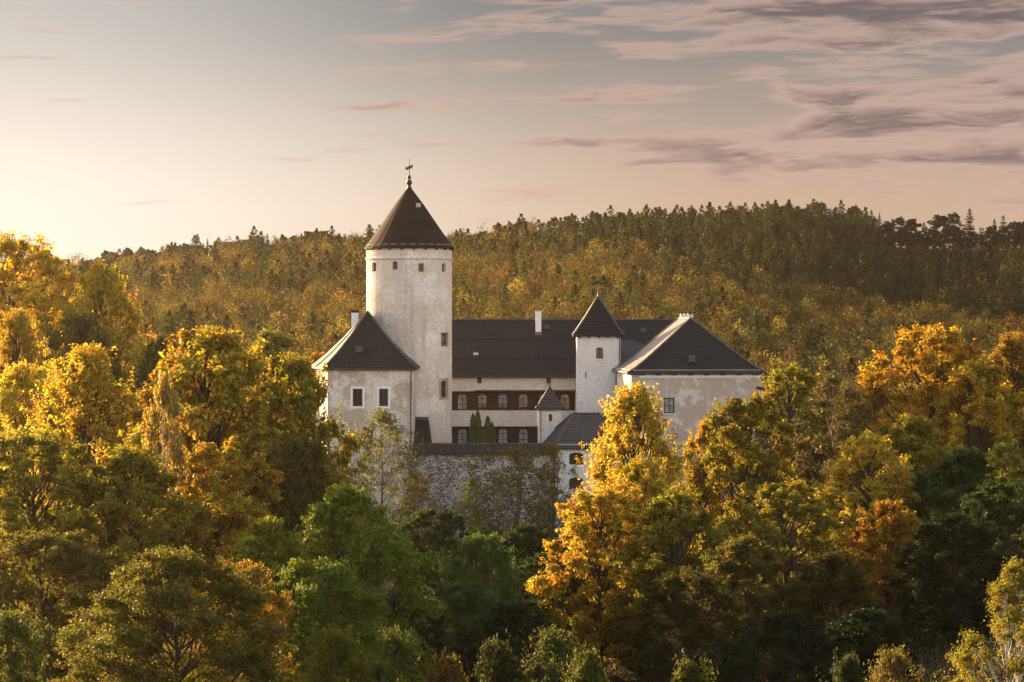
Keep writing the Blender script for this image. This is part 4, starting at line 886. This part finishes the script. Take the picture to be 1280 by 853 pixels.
GOLD = (0.40, 0.275, 0.034); YEL = (0.48, 0.355, 0.050); OLG = (0.215, 0.19, 0.028); ORG = (0.44, 0.235, 0.022); GRN = (0.145, 0.185, 0.025)
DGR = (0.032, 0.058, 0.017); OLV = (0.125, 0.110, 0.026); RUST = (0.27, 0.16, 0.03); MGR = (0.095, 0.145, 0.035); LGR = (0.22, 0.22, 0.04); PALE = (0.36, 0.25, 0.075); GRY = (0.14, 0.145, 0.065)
T = [
 # kind, px, top row, width px, distance, colour, label
 ('round1', 14, 293, 215, 420, (0.50, 0.36, 0.04), 'tall olive-gold tree against the sky, tallest on the left edge', 'broadleaf_tree'),
 ('oval2', 126, 325, 92, 412, (0.46, 0.33, 0.04), 'upright olive tree beside the tallest tree, in front of the hill', 'broadleaf_tree'),
 ('round3', 98, 392, 120, 398, OLV, 'dull olive hazy tree below the upright olive tree', 'broadleaf_tree'),
 ('oval1', 22, 388, 84, 378, GOLD, 'golden tree at the foot of the tallest left tree', 'broadleaf_tree'),
 ('round2', 340, 414, 110, 400, LGR, 'pale green tree crown behind the golden trees left of the castle', 'broadleaf_tree'),
 ('round3', 395, 440, 50, 385, ORG, 'small orange crown touching the bastion roof from behind', 'broadleaf_tree'),
 ('oval2', 205, 418, 80, 392, OLV, 'olive crown rising behind the roughest golden tree', 'broadleaf_tree'),
 ('round3', 262, 407, 215, 240, (0.34, 0.245, 0.032), 'big rough golden tree left of the bastion with a high ragged top', 'broadleaf_tree'),
 ('round3', 362, 440, 150, 244, (0.25, 0.20, 0.03), 'dark gold tree whose crown touches the bastion wall', 'broadleaf_tree'),
 ('round3', 374, 452, 66, 361, OLG, 'olive-gold tree pressed against the left flank of the bastion', 'broadleaf_tree'),
 ('oval1', 110, 433, 150, 250, YEL, 'bright yellow tree with a pointed top, left of the drooping tree', 'broadleaf_tree'),
 ('fine2', 32, 455, 110, 262, YEL, 'hazy pale yellow tree at the left edge below the olive trees', 'broadleaf_tree'),
 ('willow', 207, 470, 70, 226, PALE, 'slim pale drooping tree among the golden trees', 'broadleaf_tree'),
 ('round1', 48, 540, 170, 222, OLG, 'dark gold tree at the left edge above the pale bottom sapling', 'broadleaf_tree'),
 ('round2', 165, 560, 170, 220, OLG, 'brownish gold tree directly under the bright yellow pointed tree', 'broadleaf_tree'),
 ('oak1', 275, 545, 170, 228, GOLD, 'gold-flecked dark tree under the drooping tree', 'broadleaf_tree'),
 ('round1', 365, 545, 120, 232, OLV, 'dull olive tree between the golden trees and the bastion', 'broadleaf_tree'),
 ('fine2', 60, 665, 170, 205, OLV, 'dull green tree above the pale bottom sapling', 'broadleaf_tree'),
 ('fine1', 218, 688, 335, 166, (0.125, 0.115, 0.022), 'wide dome-shaped olive tree with fine leaves at lower left', 'broadleaf_tree'),
 ('fine2', 305, 703, 105, 180, RUST, 'orange-brown crown on the right shoulder of the dome-shaped tree', 'broadleaf_tree'),
 ('bush2', 14, 768, 75, 150, (0.094, 0.108, 0.032), 'pale green sapling in the lower left corner', 'bush'),
 ('round2', 432, 608, 200, 212, GRN, 'big fresh green tree below the bastion', 'broadleaf_tree'),
 ('round3', 335, 645, 120, 204, (0.18, 0.19, 0.025), 'yellow-green tree left of the big fresh green tree', 'broadleaf_tree'),
 ('fine2', 400, 700, 150, 194, (0.11, 0.15, 0.022), 'deep green lower tree before the big fresh green tree', 'broadleaf_tree'),
 ('airy1', 478, 512, 112, 336, GRY, 'airy grey-green tree in front of the bastion windows', 'broadleaf_tree'),
 ('airy1', 437, 545, 80, 334, GRY, 'smaller airy tree at the left foot of the bastion', 'broadleaf_tree'),
 ('airy2', 522, 590, 60, 332, OLV, 'thin sapling at the left end of the rubble wall', 'broadleaf_tree'),
 ('airy2', 640, 558, 122, 331, OLV, 'sparse olive tree with dark limbs before the rubble wall', 'broadleaf_tree'),
 ('airy2', 688, 552, 72, 333, OLV, 'sparse olive tree before the gatehouse corner', 'broadleaf_tree'),
 ('airy1', 590, 598, 50, 328, GRN, 'little green sapling before the middle of the rubble wall', 'broadleaf_tree'),
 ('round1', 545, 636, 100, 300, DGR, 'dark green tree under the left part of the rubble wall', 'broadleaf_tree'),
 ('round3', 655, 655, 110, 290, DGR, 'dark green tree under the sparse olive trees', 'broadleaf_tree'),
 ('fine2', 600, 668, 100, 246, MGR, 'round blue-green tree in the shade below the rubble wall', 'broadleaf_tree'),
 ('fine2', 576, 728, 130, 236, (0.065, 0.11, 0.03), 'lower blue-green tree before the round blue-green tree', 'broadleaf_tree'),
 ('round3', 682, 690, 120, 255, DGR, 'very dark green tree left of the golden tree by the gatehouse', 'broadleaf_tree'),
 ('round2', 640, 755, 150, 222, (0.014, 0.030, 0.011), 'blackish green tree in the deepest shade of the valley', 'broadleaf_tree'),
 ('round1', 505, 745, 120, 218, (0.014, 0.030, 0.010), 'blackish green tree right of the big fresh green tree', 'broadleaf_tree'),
 ('oval1', 793, 482, 150, 262, YEL, 'brilliant golden tree in front of the gatehouse', 'broadleaf_tree'),
 ('round1', 752, 610, 150, 252, GOLD, 'golden lower tree at the foot of the brilliant golden tree', 'broadleaf_tree'),
 ('oval1', 800, 575, 150, 256, YEL, 'second golden tree close before the brilliant golden one', 'broadleaf_tree'),
 ('oval2', 845, 612, 130, 248, OLG, 'dark gold tree right of the golden lower tree', 'broadleaf_tree'),
 ('oak1', 932, 490, 142, 285, (0.20, 0.165, 0.022), 'oak with green and gold leaves below the east building', 'broadleaf_tree'),
 ('round3', 884, 522, 70, 288, GOLD, 'small orange-gold crown between the brilliant golden tree and the oak', 'broadleaf_tree'),
 ('oval2', 990, 455, 120, 305, OLG, 'olive-gold tree right of the east building wall', 'broadleaf_tree'),
 ('pine', 1040, 462, 95, 292, (0.15, 0.115, 0.045), 'bare-stemmed pine with a reddish forked trunk', 'pine_tree'),
 ('pine', 1078, 500, 70, 296, (0.16, 0.125, 0.04), 'shorter pine just right of the forked pine', 'pine_tree'),
 ('round1', 1160, 408, 160, 330, (0.38, 0.235, 0.028), 'big orange-gold tree with the highest crown on the right slope', 'broadleaf_tree'),
 ('oval2', 1225, 445, 110, 322, GOLD, 'golden tree right of the big orange-gold tree', 'broadleaf_tree'),
 ('oval1', 1268, 418, 100, 330, RUST, 'rust-brown tree at the right edge', 'broadleaf_tree'),
 ('spruce2', 1092, 428, 38, 342, RUST, 'thin brown dying spruce left of the big orange-gold tree', 'spruce_tree'),
 ('spruce2', 990, 425, 30, 350, RUST, 'thin brown spruce just right of the east building', 'spruce_tree'),
 ('spruce2', 968, 446, 28, 352, OLV, 'short thin spruce closest to the east building', 'spruce_tree'),
 ('oval2', 1085, 540, 110, 275, YEL, 'bright golden birch-like tree in the middle of the right slope', 'broadleaf_tree'),
 ('round2', 1140, 520, 120, 290, OLG, 'olive-gold tree under the big orange-gold tree', 'broadleaf_tree'),
 ('round3', 1110, 625, 120, 252, (0.30, 0.17, 0.022), 'gold tree below the bright golden birch-like tree', 'broadleaf_tree'),
 ('round2', 1205, 560, 130, 268, DGR, 'dark green tree under the golden tree on the right slope', 'broadleaf_tree'),
 ('round3', 1255, 553, 80, 275, LGR, 'yellow-green crown at the right edge above the shaded slope', 'broadleaf_tree'),
 ('round1', 1262, 600, 130, 256, DGR, 'dark green tree at the right edge behind the birch', 'broadleaf_tree'),
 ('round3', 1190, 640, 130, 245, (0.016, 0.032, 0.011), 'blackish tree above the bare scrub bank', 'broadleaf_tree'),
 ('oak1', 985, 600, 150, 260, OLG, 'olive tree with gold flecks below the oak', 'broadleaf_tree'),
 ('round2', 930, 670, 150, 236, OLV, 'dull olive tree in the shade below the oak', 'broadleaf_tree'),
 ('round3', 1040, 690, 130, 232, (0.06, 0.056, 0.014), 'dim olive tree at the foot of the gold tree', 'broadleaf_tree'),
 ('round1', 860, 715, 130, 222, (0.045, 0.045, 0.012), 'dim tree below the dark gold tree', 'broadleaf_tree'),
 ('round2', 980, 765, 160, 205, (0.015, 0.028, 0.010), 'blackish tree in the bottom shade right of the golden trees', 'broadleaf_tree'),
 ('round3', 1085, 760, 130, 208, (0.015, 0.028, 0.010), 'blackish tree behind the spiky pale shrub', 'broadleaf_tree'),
 ('birch', 1268, 700, 150, 150, (0.23, 0.20, 0.035), 'birch with golden tips in the lower right corner', 'birch_tree'),
 ('bush2', 422, 790, 60, 160, (0.115, 0.122, 0.016), 'yellow-green shrub right of the dome-shaped tree', 'bush'),
 ('bush2', 492, 792, 66, 158, (0.072, 0.090, 0.022), 'feathery green shrub below the big fresh green tree', 'bush'),
 ('bush1', 560, 822, 62, 156, (0.122, 0.086, 0.022), 'low brownish shrub right of the feathery green shrub', 'bush'),
 ('bush1', 620, 803, 70, 162, (0.040, 0.050, 0.017), 'low dark olive shrub at the bottom of the valley', 'bush'),
 ('bush2', 690, 792, 78, 160, (0.072, 0.086, 0.025), 'tall grey-green shrub at the foot of the golden lower tree', 'bush'),
 ('bush1', 735, 815, 60, 154, (0.086, 0.097, 0.022), 'rounded green shrub right of the tall grey-green shrub', 'bush'),
 ('bush1', 860, 828, 78, 150, (0.072, 0.083, 0.020), 'low green shrub under the dim tree', 'bush'),
 ('bush2', 1118, 815, 62, 150, (0.144, 0.119, 0.036), 'spiky pale shrub left of the scrub bank', 'bush'),
 ('bush1', 1060, 822, 60, 158, (0.043, 0.058, 0.022), 'dark shrub left of the spiky pale shrub', 'bush'),
]
rng0 = np.random.default_rng(5)
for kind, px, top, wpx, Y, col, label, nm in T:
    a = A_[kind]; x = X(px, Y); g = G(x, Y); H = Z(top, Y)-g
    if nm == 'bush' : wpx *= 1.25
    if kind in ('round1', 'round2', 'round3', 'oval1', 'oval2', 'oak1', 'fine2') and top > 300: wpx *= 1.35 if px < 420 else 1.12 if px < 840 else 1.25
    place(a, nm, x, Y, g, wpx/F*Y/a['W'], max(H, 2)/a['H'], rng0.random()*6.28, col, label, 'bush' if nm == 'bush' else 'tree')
# columnar conifers in the courtyard
for px, top, w_, lab in ((591.5, 517, 10, 'left and shorter twin of the first pair of columnar conifers'), (597, 513.5, 11, 'tallest columnar conifer in the courtyard'), (609.5, 520, 11, 'columnar conifer with the blunt tip in the second courtyard pair'), (615, 528, 10, 'shortest columnar conifer, on the right of the courtyard row')):
    Y = 354.0; a = A_['cypress']; place(a, 'columnar_conifer', X(px, Y), Y, -15.6, w_/F*Y/a['W'], (Z(top, Y)+15.6)/a['H'], px, (0.105, 0.125, 0.028), lab, 'conifer', 'columnar conifers in the courtyard')

# ---- the wooded hill: trees far off that read as one mass
def small_broad(seed, n):
    rng = np.random.default_rng(seed); k = 9; c = unit(rng.normal(size=(k, 3)))*np.array([0.30, 0.30, 0.25])+np.array([0, 0, 0.62]); i = rng.integers(k, size=n)
    d = unit(rng.normal(size=(n, 3))+np.array([0, 0, 0.3])); r = 0.20*rng.uniform(0.6, 1.1, n)
    p = c[i]+d*r[:, None]; return p, d, i/k
def small_pine(seed, n):
    rng = np.random.default_rng(seed); t = rng.random(n); a = rng.random(n)*6.283; lay = np.floor(t*7)/7
    r = (0.42*(1-t)**0.62+0.012)*(0.5+0.5*rng.random(n))*(0.8+0.3*np.cos(t*44))
    p = np.stack([r*np.cos(a), r*np.sin(a), 0.26+0.74*t], 1); d = np.stack([np.cos(a), np.sin(a), 0.5*np.ones(n)], 1); return p, unit(d), lay
skyl = np.array([(60, 330), (110, 320), (160, 311), (200, 306), (255, 300), (300, 295), (340, 291), (380, 289), (455, 290), (570, 290), (612, 284), (640, 279), (680, 274), (720, 270), (760, 267), (800, 264), (840, 262), (880, 260), (950, 256), (1020, 253), (1060, 256), (1092, 258), (1100, 264)], float)
SKX, SKY_ = skyl[:, 0], skyl[:, 1]
rng = np.random.default_rng(77)
pts = []
Yc_ = 455.0
while Yc_ < CREST+22:
    st = 4.3*(Yc_/700)**0.3; half = 0.190*Yc_+14
    n = int(2*half/st); xx = (np.arange(n)-n/2+rng.uniform(-0.42, 0.42, n))*st+rng.uniform(0, st)
    yy = Yc_+rng.uniform(-0.45, 0.45, n)*st; pts.append(np.stack([xx, yy], 1)); Yc_ += st
pts = np.concatenate(pts)
keep = ~((pts[:, 0]/pts[:, 1]*F > 458) & (pts[:, 1] > CREST-34)) & ~((pts[:, 1] < 440) & (np.abs(pts[:, 0]) < 44) & (pts[:, 1] < 405)); pts = pts[keep]
pz = ground(pts[:, 0], pts[:, 1])
topz = pz+15
# what stands lower than the sight line over the castle ridge and foreground is left thinner
vn = np.sin(pts[:, 0]*0.045+1.3)*np.sin(pts[:, 1]*0.037)+0.6*np.sin(pts[:, 0]*0.11+pts[:, 1]*0.06)
protoB = [small_broad(s, 760) for s in range(6)]; protoP = [small_pine(s+50, 620) for s in range(4)]
Q, CLp, TI = [], [], []
pal = np.array([(0.117, 0.081, 0.024), (0.150, 0.107, 0.026), (0.093, 0.081, 0.029), (0.067, 0.071, 0.029), (0.194, 0.132, 0.029), (0.127, 0.071, 0.029), (0.124, 0.122, 0.039)])
palp = np.array([(0.044, 0.049, 0.021), (0.037, 0.046, 0.021), (0.060, 0.056, 0.021), (0.052, 0.045, 0.021)])
for i, (x, y) in enumerate(pts):
    hi = np.interp(y, [420, 760, 900], [0.05, 0.09, 0.30]); rt = np.clip((x/y*F-60)/420, 0, 1); tpx, tpy = 640+x/y*F, 400-(pz[i]+9)/y*F; dk = float(ss_np(np.interp(tpx, [500, 600, 800, 950, 1100, 1280], [264, 278, 306, 340, 372, 395])-tpy+14*vn[i]+rng.normal()*7, -20, 20)); conif = rng.random() < hi+0.12*vn[i]+0.75*dk
    far = y > 880
    if conif: p, d, cl = protoP[rng.integers(4)]; H = rng.uniform(9.5, 14.5); Wd = H*rng.uniform(0.42, 0.62)*1.2; col = palp[rng.integers(4)]
    else: p, d, cl = protoB[rng.integers(6)]; H = rng.uniform(8.0, 12.5); Wd = H*rng.uniform(0.58, 0.84); col = pal[int(np.clip(rng.normal(2.2+1.4*vn[i], 1.5), 0, 6))]
    if y > CREST-26: H = max((400-np.interp(640+x/y*F, SKX, SKY_)-rng.uniform(7, 19))/F*y-pz[i], 6)
    if tpx > 1088+rng.uniform(-6, 14) and y > 780: H = min(H, max((400-rng.uniform(299, 312))/F*y-pz[i], 2.5))
    if dk > 0.5 and rng.random() < 0.9: col = palp[rng.integers(4)]*0.85  # upper right slope: shade put into the tree colours, besides its dark conifers
    m = len(p); idx = rng.permutation(m)[:int(m*(0.72 if y > 800 else 1.0))]
    a = rng.random()*6.283; ca_, sa_ = math.cos(a), math.sin(a); q = p[idx]
    q = np.stack([(q[:, 0]*ca_-q[:, 1]*sa_)*Wd+x, (q[:, 0]*sa_+q[:, 1]*ca_)*Wd+y, q[:, 2]*H+pz[i]-0.6], 1)
    dd = np.stack([d[idx, 0]*ca_-d[idx, 1]*sa_, d[idx, 0]*sa_+d[idx, 1]*ca_, d[idx, 2]], 1)
    Q.append(leaf_quads(q, np.full(len(q), H*(0.040 if conif else 0.038)*(1.12 if y > 800 else 1.0))*rng.uniform(0.65, 1.3, len(q)), rng, dd, 0.42, 0.62)); CLp.append((cl[idx]+rng.random()) % 1.0)
    TI.append(np.repeat((col*rng.uniform(0.5, 1.4))[None], len(idx), 0))
fm = quad_mesh('forest', np.concatenate(Q), np.concatenate(CLp), np.concatenate(TI), 'forest')
o = bpy.data.objects.new('forest', fm); COL.objects.link(o); o['kind'] = 'stuff'; o['label'] = 'mixed autumn forest covering the hill behind the castle'; o['category'] = 'forest'
print('forest trees', len(pts), 'quads', len(fm.polygons))

# ---- conifers on the crest that stand out against the sky
A_['far1'] = spruce('crest_spruce', 31, 18, 6.0, 24, 18, 0.85, 0.06)
A_['far2'] = spruce('crest_fir', 32, 18, 5.2, 22, 14, 0.85, 0.08, thin=0.1)
A_['far3'] = broadleaf('crest_pine', 33, 17, 8.5, 3.5, 24, 8, 16, 0.85, 'oval', 'needle', sprays=14, lobe=0.34, fill=0.5, gap=0.1, trunk_r=0.22)
A_['far4'] = broadleaf('crest_broad', 34, 15, 9, 2.0, 26, 8, 18, 0.85, 'round', 'needle', sprays=10, lobe=0.36, fill=0.6, trunk_r=0.22)
row = [(1110, 277, 'far4', 26), (1124, 271, 'far3', 28), (1139, 274, 'far4', 30), (1155, 279, 'far1', 24), (1174, 269, 'far4', 34), (1192, 266, 'far3', 34), (1212, 262, 'far1', 30), (1229, 285, 'far2', 20), (1243, 275, 'far1', 22), (1254, 270, 'far2', 27), (1267, 277, 'far3', 26), (1279, 277, 'far4', 28)]
names = ['first', 'second', 'third', 'fourth', 'fifth', 'sixth', 'seventh and tallest', 'eighth and lowest', 'ninth', 'tenth', 'eleventh', 'last']
def sky_tint(): return (0.040, 0.038, 0.022)
for k, (px, top, kd, wpx) in enumerate(row):
    Y = CREST+6+(k*7 % 9); x = X(px, Y); g = G(x, Y); a = A_[kd]
    place(a, 'crest_tree', x, Y, g, wpx/F*Y/a['W'], (Z(top, Y)-g)/a['H'], k*1.3, sky_tint(), '%s tree from the left in the gappy row on the right crest' % names[k], 'tree', 'gappy row of trees on the right crest')
for k in range(17):
    px = 1104+k*11+float(rng.uniform(-3, 3)); Y = CREST+14+(k % 3)*3; x = X(px, Y); g = G(x, Y); kd = ('far4', 'far1', 'far3', 'far2')[k % 4]; a = A_[kd]; top = float(rng.uniform(281, 294))
    place(a, 'crest_tree', x, Y, g, rng.uniform(17, 26)/F*Y/a['W'], (Z(top, Y)-g)/a['H'], k*0.9, sky_tint(), 'lower dark tree filling the gappy row on the right crest', 'tree', 'lower trees of the row on the right crest')
px = 62.0; k = 0
while px < 1100:
    Y = CREST+rng.uniform(-14, 10); top = np.interp(px, skyl[:, 0], skyl[:, 1])+rng.uniform(-2, 7)+ (5 if rng.random() < .25 else 0)
    kd = ('far1', 'far2', 'far3', 'far3', 'far4', 'far4')[rng.integers(6)]; a = A_[kd]; x = X(px, Y); g = G(x, Y); wpx = {'far1': 19, 'far2': 16, 'far3': 25, 'far4': 26}[kd]*rng.uniform(0.8, 1.2)
    if not 470 < px < 553:
        place(a, 'crest_tree', x, Y, g, wpx/F*Y/a['W'], (Z(top, Y)-g)/a['H'], rng.random()*6.28, np.array((0.055, 0.045, 0.022))*rng.uniform(0.7, 1.3), 'dark tree in the closed ridge line of the hill against the sky', 'tree', 'dark trees along the closed ridge line')
    px += rng.uniform(7, 12); k += 1

# ---- undergrowth and scrub on the valley floor
def ground_cover(name, n, region, hgt, leaf, cols, label, per=42, mat='scrub', slim=1.0):
    rng = np.random.default_rng(len(name)); x = rng.uniform(region[0], region[1], n); y = rng.uniform(region[2], region[3], n)
    ok = np.abs(x) < 0.19*y+8; x, y = x[ok], y[ok]; ins = (np.abs(x-3) < 31) & (y > 343) & (y < 390); x, y = x[~ins], y[~ins]; n = len(x); z = ground(x, y)
    k = per; h = hgt*rng.uniform(0.5, 1.3, n); c = rng.normal(size=(n, k, 3))*np.array([0.8, 0.8, 0])*slim; u_ = rng.random((n, k))
    c = c*(1.15-u_)[:, :, None]*h[:, None, None]*0.5; c[:, :, 2] = u_*h[:, None]
    c[:, :, 0] += x[:, None]; c[:, :, 1] += y[:, None]; c[:, :, 2] += z[:, None]
    ti = np.array(cols)[rng.integers(len(cols), size=n)]*rng.uniform(0.7, 1.3, (n, 1)); c = c.reshape(-1, 3)
    m = quad_mesh(name, leaf_quads(c, np.full(len(c), leaf)*rng.uniform(0.6, 1.4, len(c)), rng, None, 0, 0.5, 0.4), np.repeat(rng.random(n), k), np.repeat(ti, k, 0), mat)
    o = bpy.data.objects.new(name, m); COL.objects.link(o); o['kind'] = 'stuff'; o['label'] = label; o['category'] = 'undergrowth'
ground_cover('undergrowth', 6500, (-85, 85, 120, 345), 2.4, 0.28, [(0.02, 0.032, 0.010), (0.03, 0.034, 0.010), (0.03, 0.045, 0.012)], 'low dark undergrowth between the trees on the valley floor')
ground_cover('scrub', 2200, (22, 46, 150, 225), 1.5, 0.24, [(0.10, 0.075, 0.035), (0.075, 0.055, 0.03), (0.06, 0.06, 0.025)], 'brownish dry scrub on the bank beside the birch', 60, 'scrub', 1.3)
# unseen trees added left of the frame to shade the valley centre
for k, (x, Y, H, kd) in enumerate([(-62, 296, 27, 'round1'), (-75, 304, 29, 'round2'), (-88, 312, 28, 'round1'), (-100, 306, 29, 'round2'), (-113, 316, 28, 'round1'), (-70, 318, 28, 'oval2'), (-96, 324, 29, 'round1')]):
    a = A_[kd]; g = G(x, Y); place(a, 'broadleaf_tree', x, Y, g, 16/a['W'], H/a['H'], k*1.1, OLG, 'unseen olive-gold tree added left of the frame to shade the valley', 'tree', 'unseen shade trees left of the frame')
